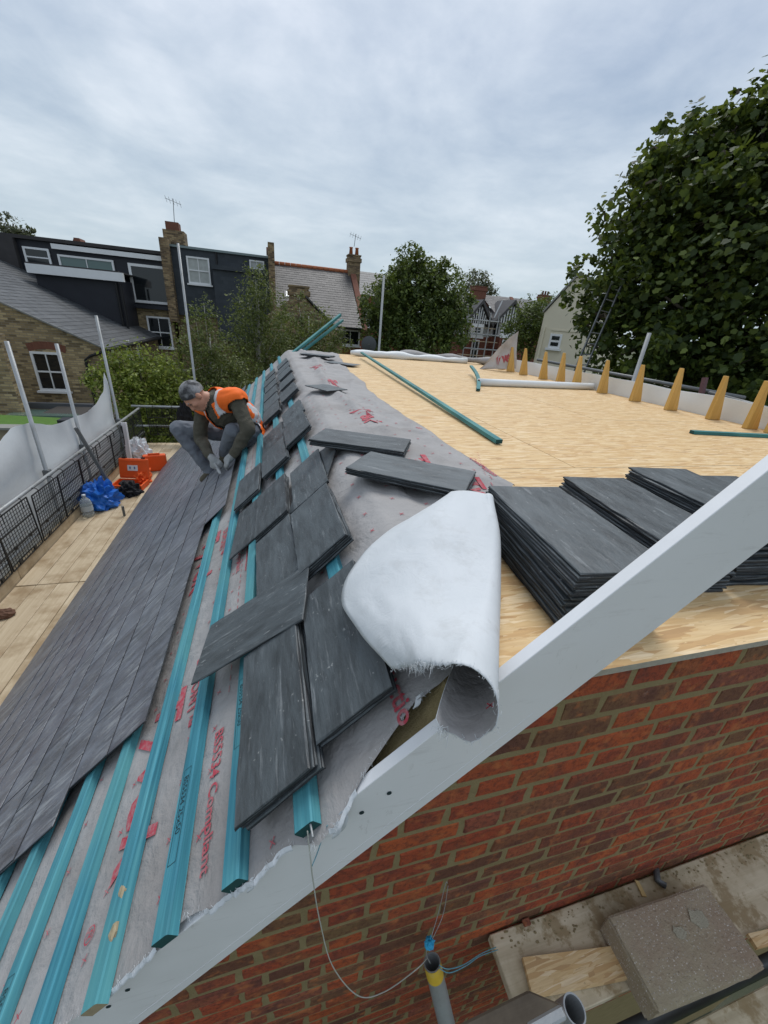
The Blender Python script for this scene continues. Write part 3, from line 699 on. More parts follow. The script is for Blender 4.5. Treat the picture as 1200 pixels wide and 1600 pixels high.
# piles on the slope: (name for the label, s, y, rotation, count)
O0 = .030
PILES = [
 ('P1', 'the pile nearest the grey verge board', .440, .262, .02, 5),
 ('R1', 'the pile under the white turned-back flap', .216, .305, -.015, 3),
 ('C2', 'the pile under the crosswise slate', .430, .95, .03, 3),
 ('P4', 'the pile just above the crosswise slate', .436, 1.455, -.02, 4),
 ('Q1', 'single slate overhanging bare battens just below the workers gloves pile', .628, 1.53, -.05, 1),
 ('Q2', 'the small pile nearest the workers gloves', .640, 2.08, -.04, 3),
 ('R2', 'the edge pile second up from the flap', .200, .88, .03, 5),
 ('R3', 'the pile with a twisted slate', .20, 1.42, -.02, 2),
 ('P5', 'the pile of four at the workers elbow', .40, 2.17, .02, 4),
 ('P6', 'the pile behind the workers elbow pile', .415, 2.70, .01, 2),
 ('R4', 'the thick pile left of the long underlay pile', .19, 2.33, .02, 4),
 ('R5', 'the edge pile behind the thick one', .185, 2.87, .02, 2),
 ('P7', 'the pile next to the workers vest hem', .412, 3.59, .0, 4),
 ('P8', 'the second batten-side pile behind the worker', .415, 4.12, .01, 3),
 ('P9', 'the third batten-side pile behind the worker', .415, 4.66, -.01, 3),
 ('P10', 'the fourth batten-side pile behind the worker', .41, 5.2, .01, 3),
 ('P11', 'the fifth batten-side pile behind the worker', .42, 5.74, -.01, 3),
 ('P12', 'the farthest batten-side pile', .42, 6.4, .02, 2),
 ('R6', 'the edge pile left of the lone slate', .170, 3.72, .02, 4),
 ('R7', 'the edge pile fourth from the far end', .16, 4.42, .0, 3),
 ('R8', 'the edge pile third from the far end', .155, 5.05, .02, 4),
 ('R9', 'the edge pile second from the far end', .15, 5.62, -.01, 3),
 ('R10', 'the farthest pile on the roof edge', .15, 6.2, .02, 3),
]
for gid, nm, s_, y, r_, n in PILES:
    far = y > 2
    pile(nm, lambda o_, s_=s_, y=y, gid=gid: SM(s_, y, O0+o_+(.004 if gid[0] == 'R' else 0)), n, r_, nm, .835, .925, .005)
# the slate lying crosswise, the twisted one
s_, y = (.722+.322+.316+.73)/4, (.421+.541+.789+.677)/4
loose(SM(s_-.01, y, O0+.043, math.pi/2-.22) @ Matrix.Rotation(R(2.0), 4, 'X') @ Matrix.Diagonal((.95, .95, 1, 1)), 'slate lying crosswise down the slope over its neighbours and bare battens')
loose(SM(.16, 1.40, O0+.0, -.42) @ Matrix.Diagonal((.9, .93, 1, 1)), 'twisted slate whose corner sticks out over the grey underlay')
# slates on the underlay over the deck
def rest_z(c, a, L=.23, W_=.11):
    "height at which a slate lies on the creased underlay"
    hs_ = sorted(felt_h(-(c.x+math.cos(a)*L*i+math.sin(a)*W_*j-XT), c.y+math.sin(a)*L*i-math.cos(a)*W_*j) for i in np.linspace(-1, 1, 9) for j in np.linspace(-1, 1, 7)); return hs_[int(len(hs_)*.93)]
def deck_pile(nm, quad, z, n, sx_, sy_, rot=0.):
    for _ in range(3):
        P = [onz(*q, z) for q in quad]; c = sum(P, Vector())/4; d = ((P[1]-P[0])+(P[2]-P[3])).normalized(); a = math.atan2(d.y, d.x); zb_ = rest_z(c, a, .25*sy_, .12*sx_); z = zb_+.0085*n
    pile(nm, lambda o_: Matrix.Translation((c.x, c.y, zb_+o_)) @ Matrix.Rotation(a-math.pi/2+rot, 4, 'Z'), n, 0, nm, sx_, sy_, .004)
deck_pile('the long low pile on grey underlay', ((490, 663), (630, 683), (650, 708), (497, 690)), .055, 4, 1.0, .98)
deck_pile('the underlay pile just above the white flap', ((565, 697), (730, 727), (748, 780), (552, 737)), .055, 4, 1.05, .98)
deck_pile('small slate lying alone on creased grey underlay', ((487, 592), (522, 600), (540, 622), (495, 610)), .045, 1, .95, .62)
c = onz(497, 558, .05); zb_ = rest_z(c, R(152))
pile('the underlay pile by the jutting battens', lambda o_: Matrix.Translation((c.x, c.y, zb_+o_)) @ Matrix.Rotation(R(62), 4, 'Z'), 4, 0, 'far underlay pile', 1., 1., .03)
c2 = onz(525, 566, .04); c2.x += .1; loose(Matrix.Translation((c2.x, c2.y, rest_z(c2, R(140)))) @ Matrix.Rotation(R(50), 4, 'Z'), 'lone slate half under the farthest pile on the underlay')

# big stacks on the board deck behind the verge board
def big_stack(nm, corner, a, n, z0=.003, jit=.005):
    # corner = centre on plan
    pile(nm, lambda o_: Matrix.Translation((corner[0], corner[1], z0+o_)) @ Matrix.Rotation(a, 4, 'Z'), n, 0, nm, 1.02, 1.0, jit)
big_stack('the left stack on the board deck', (.775, .345), R(-6), 20)
big_stack('the second deck stack from the left', (1.135, .435), R(-7), 19, .003, .007)
big_stack('the tallest deck stack, third from left', (1.425, .43), R(-6), 23, .003, .010)
big_stack('the right deck stack behind the verge board', (1.76, .45), R(-4), 18, .003, .012)

# ================================================================== SCAFFOLD ALONG THE EAVE
ZB = -2.36
sc1 = thing('scaffold', 'eave scaffold with timber walkway, galvanised poles and guard rails', 'scaffold', (-2.5, 4, ZB))
yj = 4.05
for k in range(4):
    x0 = -2.86+.205*k
    for a, b in ((-.6+.1*k, yj-.006), (yj+.006, 8.2+.02*k), (8.22+.02*k, 9.75)):
        m_ = MB(); m_.box((x0+.002, a, ZB-.038), (x0+.203, b, ZB+random.uniform(-.003, .003))); bevel(m_.build('walkway_board', BOARD, sc1), .004)
for a, b in ((-.6, 4.2), (4.2, 9.7)):
    m_ = MB(); m_.box((-2.90, a+.003, ZB-.03), (-2.868, b-.003, ZB+.16)); bevel(m_.build('toe_board', BOARD, sc1), .004)
for y in (4.0, 4.1):
    m_ = MB(); m_.tube([(-3.1, y, ZB-.065), (-2.12, y, ZB-.065)], .0242, 12); m_.build('transom', GALV_D, sc1)
XPOLE = -2.95
for (px, py), lab in (((10, 533), 'left'), ((88, 537), 'mid'), ((150, 493), 'far')):
    P = onx(px, py, XPOLE); m_ = MB(); m_.tube([(XPOLE, P.y, GZ), (XPOLE, P.y, P.z)], .0242, 14); pl = m_.build('scaffold_pole', GALV, sc1, True)
    m_ = MB(); m_.box((XPOLE-.035, P.y-.04, -1.59), (XPOLE+.045, P.y+.04, -1.50)); m_.tube([(XPOLE+.05, P.y-.02, -1.55), (XPOLE+.075, P.y-.02, -1.55)], .012, 6); bevel(m_.build('coupler', GALV_D, sc1), .008)
for z in (-1.545, -2.10):
    m_ = MB(); m_.tube([(XPOLE+.05, -.5, z), (XPOLE+.05, 9.75, z)], .0242, 12); m_.build('guard_rail', GALV, sc1, True)
for z in (-1.50, -1.95):
    m_ = MB(); m_.tube([(-3.05, 9.72, z), (-1.0, 9.72, z)], .0242, 12); m_.build('end_rail', GALV, sc1, True)
a, b = onx(118, 668, -2.83), onz(186, 780, ZB+.03)
m_ = MB(); m_.beam(a, b, .05, .045); bevel(tag(m_.build('diagonal_brace', GALV_D, sc1), 'dark grey brace slanting from pole to walkway'), .006)
# brick guards
def guard_mesh(Wd, Ht):
    m_ = MB(); b = .0024
    def bar(a, c, r_=b): m_.box((a[0]-r_ if a[0] == c[0] else a[0], -r_, a[1]-r_ if a[1] == c[1] else a[1]), (c[0]+r_ if a[0] == c[0] else c[0], r_, c[1]+r_ if a[1] == c[1] else c[1]))
    for k in range(1, 13): bar((Wd*k/13, 0), (Wd*k/13, Ht))
    for k in range(1, 14): bar((0, Ht*k/14), (Wd, Ht*k/14), b*.9)
    for x in (0, Wd): bar((x, 0), (x, Ht), .006)
    for z in (0, Ht*.33, Ht*.66, Ht): bar((0, z), (Wd, z), .006)
    for x in (Wd*.25, Wd*.75):
        m_.box((x-.02, -.006, Ht*.30), (x+.02, .006, Ht*.36)); m_.box((x-.025, -.006, 0), (x+.025, .006, .05))
    return m_.mesh('grid', BLACKP)
def hook_mesh(Wd, Ht):
    m_ = MB()
    for x in (Wd*.2, Wd*.8): m_.tube([(x, -.012, Ht-.09), (x, -.014, Ht+.02), (x, .0, Ht+.045), (x, .04, Ht+.05), (x, .062, Ht+.02)], .0055, 6)
    return m_
GW, GH = .66, .62; gme = guard_mesh(GW, GH)
hk = []
for x in (GW*.2, GW*.8):
    m_ = MB(); m_.tube([(x, -.012, GH-.09), (x, -.014, GH+.02), (x, .0, GH+.045), (x, .04, GH+.05), (x, .062, GH+.02)], .0055, 6); hk.append(m_.mesh('hook', BLACKP))
def guard(M, label):
    o = bpy.data.objects.new('brick_guard', None); COL.objects.link(o); o.matrix_basis = M; PINV[o.name] = Matrix(); o.empty_display_size = .1
    tag(o, label, 'guard panel', 'black mesh guards along the walkway')
    for nme, me in (('grid', gme), ('hook', hk[0]), ('hook', hk[1])):
        c = bpy.data.objects.new(nme, me); COL.objects.link(c); c.parent = o
ordn = ['nearest', 'second', 'third', 'fourth', 'fifth', 'sixth', 'seventh', 'eighth', 'ninth', 'tenth', 'eleventh', 'twelfth']
y = 2.05; k = 0
while y < 9.0:
    M = Matrix.Translation((-2.855+random.uniform(-.006, .006), y, -2.205)) @ Matrix.Rotation(R(90), 4, 'Z') @ Matrix.Rotation(R(random.uniform(-2, 2)), 4, 'X')
    guard(M, f'black plastic mesh guard hung on the walkway rail, {ordn[k]} along the walkway'); y += .69; k += 1
for k, x in enumerate((-2.75, -2.06, -1.37)):
    guard(Matrix.Translation((x, 9.68, -2.15)), ['left', 'middle', 'right'][k]+' black mesh guard closing the far walkway end')
# white sheeting
top = [(1.2, -1.05), (4.0, -1.10), (4.62, -1.04), (5.2, -.86), (5.56, -.875), (6.1, -1.05), (6.6, -1.08), (7.2, -1.12), (7.8, -1.08), (8.25, -.92), (8.42, -.62)]
rows = []
for i in range(90):
    y = 1.2+(8.45-1.2)*i/89; zt = float(np.interp(y, [t[0] for t in top], [t[1] for t in top])); rows.append([(-3.02+.022*math.sin(y*3+k*.4)*(1-abs(k-5)/6)+.04*noise.noise((y*1.3, k*.35, 0))+.02*(1-2*abs(noise.noise((y*1.1+k*.25, k*.3, 6.))))+.01*noise.noise((y*7+k*.8, k*.5, 3)), y, zt+(-2.30-zt)*k/10+.012*noise.noise((y*5, k*.8, 3))) for k in range(11)])
m_ = MB(); m_.grid(rows); sh = tag(m_.build('debris_sheet', WHITE_SHEET, None, True), 'white sheeting tied to the scaffold poles above the mesh guards', 'sheet')

# ---- things left on the walkway
def lump(name, c, r, mat, label, cat_, seed, sharp=.35, n=36, m=22, sq=1.):
    rows = []; c = Vector(c)
    for i in range(m+1):
        t = math.pi*i/m; row = []
        for k in range(n):
            d = Vector((math.sin(t)*math.cos(2*math.pi*k/n), math.sin(t)*math.sin(2*math.pi*k/n), math.cos(t)))
            f = 1+sharp*(abs(noise.noise(d*2.3+Vector((seed, 0, 0))))*1.6-.35)+sharp*.6*(abs(noise.noise(d*6+Vector((0, seed, 0))))-.25)+sharp*.3*noise.noise(d*14+Vector((0, 0, seed)))
            p = Vector((d.x*r[0], d.y*r[1], d.z*r[2]))*f
            if p.z < -r[2]*.45: p.z = -r[2]*.45
            row.append(c+p+Vector((0, 0, r[2]*.45)))
        rows.append(row)
    m_ = MB(); m_.grid(rows, True); return tag(m_.build(name, mat, None, False), label, cat_)
BLUE = simple('blue_tarp', (.015, .13, .50), .42, .25, 8, .3)
lump('tarpaulin', onz(158, 790, ZB), (.24, .26, .27), BLUE, 'crumpled blue tarpaulin heap beside the slanting brace', 'tarpaulin', 3.3, .5)
ORG = simple('orange_plastic', (.78, .105, .015), .42, .12, 5)
ORG_F = simple('orange_fabric', (.82, .12, .02), .8, .12, 5, .3)
BLKF = simple('black_fabric', (.012, .012, .014), .85, .3, 10, .4)
lump('cable_heap', onz(203, 772, ZB), (.17, .15, .13), BLKF, 'tangled black cable heap in front of the open orange case', 'cable', 8.1, .6)
lump('plastic_bag', onz(219, 722, ZB)+Vector((0, .1, 0)), (.20, .16, .30), simple('white_bag', (.66, .68, .70), .4, .1, 5, .3), 'white plastic bag leaning behind the open orange case', 'bag', 5.7, .45)
lump('hi_vis_jacket', onz(227, 752, ZB), (.11, .22, .18), ORG_F, 'orange hi-vis jacket dropped between the two orange cases', 'jacket', 2.2, .5)
lump('hanging_jacket', Vector((-1.95, 9.62, -1.98)), (.18, .09, .40), BLKF, 'black jacket hanging over the far end rail', 'jacket', 6.2, .35)
# open orange tool case: base, lid, label, latches
c = onz(197, 768, ZB); tcs = thing('tool_case', 'open orange tool case with white label inside its raised lid', 'tool case', c)
a = R(-8); M = Matrix.Translation(c) @ Matrix.Rotation(a, 4, 'Z')
def cs(lo, hi, nme, mat, bw=.012, MM=None):
    m_ = MB(); m_.box(lo, hi, MM or M); return bevel(m_.build(nme, mat, tcs), bw, 2)
cs((-.25, .02, 0), (.25, .36, .03), 'case_floor', ORG)
for lo, hi in (((-.25, .02, .03), (.25, .045, .10)), ((-.25, .335, .03), (.25, .36, .10)), ((-.25, .045, .03), (-.225, .335, .10)), ((.225, .045, .03), (.25, .335, .10))): cs(lo, hi, 'case_wall', ORG, .005)
ML = M @ Matrix.Translation((0, .37, .10)) @ Matrix.Rotation(R(-14), 4, 'X')
lid = cs((-.25, 0, 0), (.25, .045, .36), 'lid', ORG, .02, ML)
def sub(lo, hi, nme, mat, par, MM, bw=.003):
    m_ = MB(); m_.box(lo, hi, MM); return bevel(m_.build(nme, mat, par), bw)
sub((-.21, -.006, .03), (.21, -.001, .05), 'rib', ORG, lid, ML); sub((-.21, -.006, .31), (.21, -.001, .33), 'rib', ORG, lid, ML)
lb = sub((-.10, -.009, .14), (.07, -.003, .24), 'paper_label', simple('paper', (.72, .72, .70), .8), lid, ML, .001)
for x in (-.055, .02): sub((x-.012, -.012, .17), (x+.012, -.0095, .215), 'printed_symbol', simple('blue_ink', (.12, .16, .3), .8), lid, ML, .001)
for x in (-.16, .16): sub((x-.03, .01, .36), (x+.03, .04, .385), 'latch', BLACKP, lid, ML)
cs((-.15, .08, .04), (.05, .26, .12), 'nail_gun_body', BLACKP, .02)
# closed orange case behind
c = onz(244, 738, ZB); M2 = Matrix.Translation(c+Vector((0, .05, 0))) @ Matrix.Rotation(R(14), 4, 'Z'); oc = thing('tool_case', 'closed orange case standing upright behind, next to the slated slope', 'tool case', c)
m_ = MB(); m_.box((-.20, 0, 0), (.20, .12, .33), M2); bevel(m_.build('case_shell', ORG, oc), .03, 3)
m_ = MB(); m_.box((-.10, .03, .335), (.10, .05, .36), M2); m_.box((-.10, .03, .30), (-.085, .05, .345), M2); m_.box((.085, .03, .30), (.10, .05, .345), M2); o = m_.build('handle', ORG, oc); o['kind'] = 'stuff'
m_ = MB(); m_.box((-.205, .055, .01), (.205, .065, .32), M2); m_.build('seam', BLACKP, oc)
# white plastic channel
a, b = onz(203, 722, ZB), ony(193, 660, 8.3)
a = ony(203, 722, 8.2); 
m_ = MB(); m_.beam(a, b, .10, .04); m_.beam(a+Vector((.04, -.03, 0)), b+Vector((.04, -.03, 0)), .012, .03); o = tag(m_.build('plastic_trim', simple('white_trim', (.74, .75, .76), .45, .05), None), 'white plastic trim length propped in the walkway corner', 'trim'); o['kind'] = 'thing' if False else ''
del o['kind']
# water bottle
c = onz(139, 806, ZB); wb = thing('water_bottle', 'clear plastic water bottle on the walkway beside the blue tarpaulin', 'bottle', c)
gb = G('clear_plastic', .12, .5); gb.P(Base_Color=(.78, .85, .88)); gb.b.inputs['Transmission Weight'].default_value = .75; gb.b.inputs['IOR'].default_value = 1.2
pr = [(.0, .0), (.07, .0), (.078, .015), (.078, .06), (.074, .07), (.078, .08), (.078, .20), (.07, .245), (.045, .285), (.024, .305), (.022, .33)]
m_ = MB(); m_.grid([[c+Vector((r_*math.cos(t), r_*math.sin(t), z)) for t in [2*math.pi*k/20 for k in range(20)]] for r_, z in pr], True); m_.build('bottle_body', gb.m, wb, True)
m_ = MB(); m_.tube([c+Vector((0, 0, .325)), c+Vector((0, 0, .35))], .025, 14); m_.build('cap', simple('pale_cap', (.55, .6, .65), .5), wb, True)
m_ = MB(); m_.tube([c+Vector((0, 0, .10)), c+Vector((0, 0, .18))], .0795, 20, False); m_.build('paper_band', simple('bottle_band', (.42, .47, .5), .6), wb, True)
# little bracket standing at the eave
P = onz(190, 806, ZB); m_ = MB(); m_.tube([P+Vector((.04, 0, -.0)), P+Vector((.04, 0, .16))], .018, 10); tag(m_.build('tube_stub', GALV_D), 'short grey tube stub standing at the slate eave edge', 'tube')
# brown glove/brick piece at the left picture edge
lump('work_glove', onz(8, 962, ZB), (.09, .07, .05), simple('brown_leather', (.13, .065, .04), .8, .2, 10, .3), 'brown work glove dropped on the walkway at the left edge', 'glove', 1.2, .3, 18, 12)

# ================================================================== SCAFFOLD IN FRONT OF THE GABLE
ZF = -1.27
sc2 = thing('scaffold', 'front scaffold boards, brown plank and tubes below the brick gable wall', 'scaffold', (1.5, -.3, ZF))
def fboard(x0, x1, y0, y1, z, mat=BOARD_F, nme='scaffold_board', t=.038, rot=0.):
    Mx = Matrix.Translation((x0, y0, z)) @ Matrix.Rotation(rot, 4, 'Z'); m_ = MB()
    m_.box((0, 0, -t), (x1-x0, y1-y0, 0)); me = m_.mesh(nme, mat); o = link(nme, me, sc2, Mx); bevel(o, .003); return o
fboard(.655, 4.2, -.232, -.008, ZF+.0)
fboard(.90, 4.2, -.56, -.335, ZF-.02)
fboard(.75, 4.2, -.80, -.57, ZF-.02)
fboard(.60, 4.2, -1.04, -.81, ZF-.02)
fboard(.60, 4.2, -1.28, -1.05, ZF-.02)
pq = [onz(px_, py_, -.52) for px_, py_ in ((680, 1618), (826, 1546), (882, 1570), (790, 1665))]
m_ = MB(); m_.prism([p_-Vector((0, 0, .05)) for p_ in pq], (0, 0, .05)); bevel(m_.build('brown_plank', BROWN, sc2, fix=True), .004)
for x in (.74, 2.4): 
    m_ = MB(); m_.tube([(x, -1.4, ZF-.085), (x, -.02, ZF-.085)], .0242, 14); m_.build('transom', GALV_D, sc2, True)
for y in (-.29, -1.3):
    m_ = MB(); m_.tube([(-.4, y, ZF-.14), (4.2, y, ZF-.14)], .0242, 14); m_.build('ledger', GALV_D, sc2, True)
# hollow tube end with its coupler, seen from above
def hollow(p0, p1, r_, t, nme, mat, par, n=22):
    p0, p1 = Vector(p0), Vector(p1); d = (p1-p0).normalized(); x = d.orthogonal().normalized(); y_ = d.cross(x)
    ring = lambda P, rr: [P+(x*math.cos(2*math.pi*k/n)+y_*math.sin(2*math.pi*k/n))*rr for k in range(n)]
    m_ = MB(); m_.grid([ring(p0, r_), ring(p1, r_), ring(p1, r_-t), ring(p0+d*.01, r_-t)], True); return m_.build(nme, mat, par, False, True)
e1 = CAM+ray(898, 1577)*.83
hollow(e1+Vector((-.05, .02, -.30)), e1, .0242, .0032, 'tube_end', GALV, sc2)
m_ = MB(); q = onz(858, 1583, -.52); m_.box((-.05, -.016, -.03), (.03, .003, .004), Matrix.Translation(q) @ Matrix.Rotation(R(3), 4, 'Z')); bevel(m_.build('steel_band', GALV, sc2), .004)
# tube with yellow taped top
t1 = CAM+ray(675, 1503)*1.12; t2 = CAM+ray(712, 1660)*1.16; dd = (t1-t2).normalized()
hollow(t2-dd*1.2, t1, .0242, .003, 'scaffold_tube', GALV, sc2)
m_ = MB(); m_.tube([t1-dd*.045, t1-dd*.001], .0248, 20, False); m_.build('yellow_tape', YELLOW, sc2, True)
# tie wires and strings
def wire(nme, pts, r_, mat, label, cat_='string', sub_=10):
    pts = [Vector(p) for p in pts]; P = [cat(pts, k/(sub_*(len(pts)-1))) for k in range(sub_*(len(pts)-1)+1)]
    m_ = MB(); m_.tube(P, r_, 6); return tag(m_.build(nme, mat, None, True), label, cat_)
st = [SP(.395, -.04, .02), ony(486, 1350, -.06), ony(489, 1375, -.05), ony(500, 1440, -.05), ony(520, 1510, -.06), ony(560, 1556, -.09), ony(600, 1550, -.10), ony(650, 1515, -.11), CAM+ray(668, 1496)*1.10]
wire('string_line', st, .0014, simple('grey_string', (.42, .43, .38), .9), 'long grey string hanging from batten end to the taped tube')
wire('string_line', [ony(486, 1357, -.06), ony(495, 1335, -.045), ony(503, 1312, -.03), SP(.36, -.045, .004)], .0010, STRING, 'thin blue string looped over the verge board edge')
wire('nail', [SP(.385, -.03, .022), SP(.385, -.055, .018)], .0022, GALV, 'long nail sticking out of the batten end', 'nail')
kn = CAM+ray(671, 1473)*1.08
lump('string_knot', kn-Vector((0, 0, .012)), (.012, .012, .018), STRING_B, 'bright blue string knot above the taped tube', 'knot', 4.4, .7, 18, 12)
wire('tie_wire', [kn, ony(684, 1430, -.04), ony(696, 1382, -.012), ony(699, 1380, -.006)], .0010, GALV, 'left of two thin wires rising from the knot to the brick wall')
wire('tie_wire', [kn+Vector((.004, 0, 0)), ony(692, 1430, -.035), ony(700, 1384, -.006)], .0010, GALV, 'right of two thin wires rising from the knot to the brick wall')
wire('tie_wire', [kn, CAM+ray(666, 1490)*1.09, CAM+ray(672, 1505)*1.10], .0012, GALV, 'short wire joining the knot to the taped tube')
wire('string_line', [CAM+ray(686, 1508)*1.10, CAM+ray(700, 1514)*1.10, CAM+ray(725, 1507)*1.13, CAM+ray(752, 1490)*1.2, CAM+ray(775, 1480)*1.3], .0013, STRING, 'upper blue string from the taped tube to the boards')
wire('string_line', [CAM+ray(686, 1512)*1.10, CAM+ray(702, 1520)*1.10, CAM+ray(728, 1509)*1.13, CAM+ray(750, 1494)*1.2, CAM+ray(778, 1484)*1.3], .0013, STRING, 'lower blue string from the taped tube to the boards')
# concrete block lying across the boards
g = G('concrete_block', .92, .2); v = g.obj(); col = g.mix(g.noise(v, 6, 6, .6), (.36, .30, .20), (.54, .47, .34))
col = g.mix(g.ramp(g.noise(v, 2.6, 4), [(.45, 0.), (.62, .65)]), col, (.36, .255, .19))
ag = g.vor(g.map(v, (1, 1.4, 1)), 150.); agc = g.n('SeparateColor', {0: ag.outputs['Color']}); col = g.mix(g.mul(g.ramp(ag.outputs['Distance'], [(.28, .8), (.42, 0.)]), g.ramp(agc.outputs[1], [(.45, 0.), (.8, 1.)])), col, g.mix(g.n('SeparateColor', {0: ag.outputs['Color']}).outputs[0], (.16, .12, .08), (.85, .82, .76)))
g.P(Base_Color=col); g.bump(g.noise(v, 70, 6, .75), .9, .012); CONC = g.m
quad = [onz(x_, y_, -1.17) for x_, y_ in ((951, 1430), (1110, 1388), (1190, 1500), (1025, 1585))]; c = sum(quad, Vector())/4
dx_ = ((quad[1]-quad[0])+(quad[2]-quad[3])).normalized(); M = Matrix.Translation((c.x, c.y, -1.17)) @ Matrix.Rotation(math.atan2(dx_.y, dx_.x), 4, 'Z') @ Matrix.Rotation(R(1.5), 4, 'X')
bm = bmesh.new(); bmesh.ops.create_cube(bm, size=1); bmesh.ops.scale(bm, vec=(.44, .215, .10), verts=bm.verts); bmesh.ops.translate(bm, vec=(0, 0, -.05), verts=bm.verts)
bmesh.ops.bevel(bm, geom=list(bm.edges), offset=.006, segments=2, affect='EDGES'); bmesh.ops.subdivide_edges(bm, edges=[e_ for e_ in bm.edges if e_.calc_length() > .05], cuts=7, use_grid_fill=True)
for v_ in bm.verts: v_.co += Vector((noise.noise(v_.co*30), noise.noise(v_.co*30+Vector((9, 0, 0))), noise.noise(v_.co*30+Vector((0, 9, 0)))))*.0022
me = bpy.data.meshes.new('concrete_block'); bm.to_mesh(me); bm.free(); me.materials.append(CONC)
cb = tag(link('concrete_block', me, None, M), 'grey concrete block with pale mortar patches lying across scaffold boards', 'block')
PATCH = simple('dried_mortar', (.36, .33, .25), .95, .15, 30, .6)
for x_, y_, r_ in ((.10, .035, .030), (.0, .02, .020)):
    m_ = MB(); pts = [(x_+r_*(1+.9*noise.noise((k*.9, x_*9, 0)))*math.cos(k*.45), y_+r_*.8*(1+.9*noise.noise((k*.9, 5, 0)))*math.sin(k*.45), .0015) for k in range(14)]
    m_.prism([M @ Vector(p_) for p_ in pts], Vector((0, 0, .0025))); m_.build('mortar_patch', PATCH, cb, fix=True)
# offcut of strand board on the first board, second one to the right
def offcut(quad, z, label):
    P = [onz(*q, z) for q in quad]; c = sum(P, Vector())/4; m_ = MB(); m_.prism([p_-c for p_ in P], Vector((0, 0, .018))); me = m_.mesh('board_offcut', OSB)
    bm = bmesh.new(); bm.from_mesh(me); bmesh.ops.recalc_face_normals(bm, faces=bm.faces); bm.to_mesh(me); bm.free()
    return tag(link('board_offcut', me, None, Matrix.Translation(c)), label, 'offcut')
offcut(((815, 1499), (965, 1480), (1000, 1528), (831, 1562)), ZF+.004, 'pale strand board offcut lying left of the concrete block')
offcut(((1165, 1462), (1240, 1445), (1250, 1465), (1180, 1485)), ZF+.004, 'small strand board strip right of the concrete block')
# mortar droppings on the board
DROP = simple('mortar_dropping', (.30, .24, .13), .95, .35, 40, .7)
m_ = MB()
for k in range(260):
    x_ = random.uniform(.68, 3.0); y_ = -.015-abs(random.gauss(0, .035)); 
    if y_ < -.2: continue
    r_ = random.uniform(.001, .0045); m_.blob((x_, y_, ZF+.001), (r_*random.uniform(1, 1.8), r_, r_*.35), 7, 4, None, .7)
tag(m_.build('mortar_droppings', DROP, sc2), kind='stuff')
m_ = MB(); q = onz(822, 1442, ZF); m_.box((q.x-.014, q.y-.01, ZF), (q.x+.014, q.y+.01, ZF+.012)); bevel(tag(m_.build('brick_chip', BRICK), 'small red brick chip on the stained scaffold board', 'brick chip'), .003)
m_ = MB(); q = onz(1000, 1390, ZF); m_.prism([q+Vector((-.012, -.02, .002)), q+Vector((.004, -.025, .002)), q+Vector((.012, .02, .002)), q+Vector((.0, .028, .002))], (0, 0, .006)); tag(m_.build('wood_chip', simple('pale_wood', (.62, .45, .2), .8), None, fix=True), 'pale wood chip on the stained scaffold board', 'chip')
m_ = MB(); m_.tube([onz(1024, 1352, ZF+.01), onz(1028, 1376, ZF+.012), onz(1040, 1384, ZF+.012)], .012, 10); tag(m_.build('metal_clip', GALV_D, None, True), 'bent grey metal clip on the board against the wall', 'clip')

# ================================================================== THE WORKER
SKIN = simple('skin', (.50, .25, .165), .5, .18, 20)
JUMPER = simple('olive_jumper', (.085, .078, .058), .9, .25, 30, .5)
TROUS = simple('grey_trousers', (.15, .165, .19), .88, .3, 9, .4)
BOOT = simple('work_boot', (.095, .082, .055), .75, .3, 20, .3)
GLOVE = simple('grey_glove', (.30, .31, .31), .8, .25, 25, .4)
DARKT = simple('dark_tshirt', (.015, .018, .030), .9, .2)
g = G('grey_hair', .8, .3); v = g.obj(); g.P(Base_Color=g.mix(g.ramp(g.noise(g.map(v, (1, 1, 1)), 14, 5), [(.4, 0.), (.62, 1.)]), (.06, .06, .062), (.36, .36, .365))); g.bump(g.noise(v, 160, 4, .8), .8, .01); HAIR = g.m
HV = simple('hi_vis_orange', (.95, .16, .015), .75, .08, 8, .25); REFL = simple('reflective_tape', (.55, .56, .57), .4, .06, 8)
WP = {k: ony(*q) for k, q in dict(rank=(327, 733, 3.50), rtoe=(316, 748, 3.44), rknee=(278, 670, 3.58), lknee=(364, 674, 3.08), lank=(352, 708, 3.30), ltoe=(343, 722, 3.22), lhip=(391, 680, 3.36), rhip=(374, 676, 3.60), pel=(384, 672, 3.48), waist=(380, 655, 3.42), chest=(352, 640, 3.30), lsh=(368, 624, 3.12), rsh=(316, 634, 3.45), neck=(337, 625, 3.27), lelb=(388, 671, 2.98), lwr=(366, 708, 2.95), lpalm=(356, 719, 2.95), relb=(314, 686, 3.42), rwr=(327, 711, 3.16), rpalm=(335, 720, 3.08)).items()}
head = ony(305, 619, 3.20)
hf = (ony(322, 648, 3.08)-head).normalized()                     # face axis, looking down at the hands
hd = Vector((-.42, -.36, -.78)).normalized()                      # where the face points
hu = (Vector((-.75, -.15, .45))-hd*Vector((-.75, -.15, .45)).dot(hd)).normalized(); hr = hd.cross(hu)
HM = Matrix((hr, hd, hu)).transposed()                            # local x right, y face, z crown
body = MB(); zones = []
def cap(a, b, ra, rb, n=14, zone=0):
    a, b = Vector(a), Vector(b); d = b-a; N_ = 5
    pts = [a-d.normalized()*ra*.85, a-d.normalized()*ra*.5]+[a.lerp(b, k/N_) for k in range(N_+1)]+[b+d.normalized()*rb*.5, b+d.normalized()*rb*.85]
    rs = [ra*.5, ra*.85]+[ra+(rb-ra)*k/N_ for k in range(N_+1)]+[rb*.85, rb*.5]
    body.tube(pts, rs, n); zones.append((a, b, (ra+rb)/2, zone))
Wp = WP
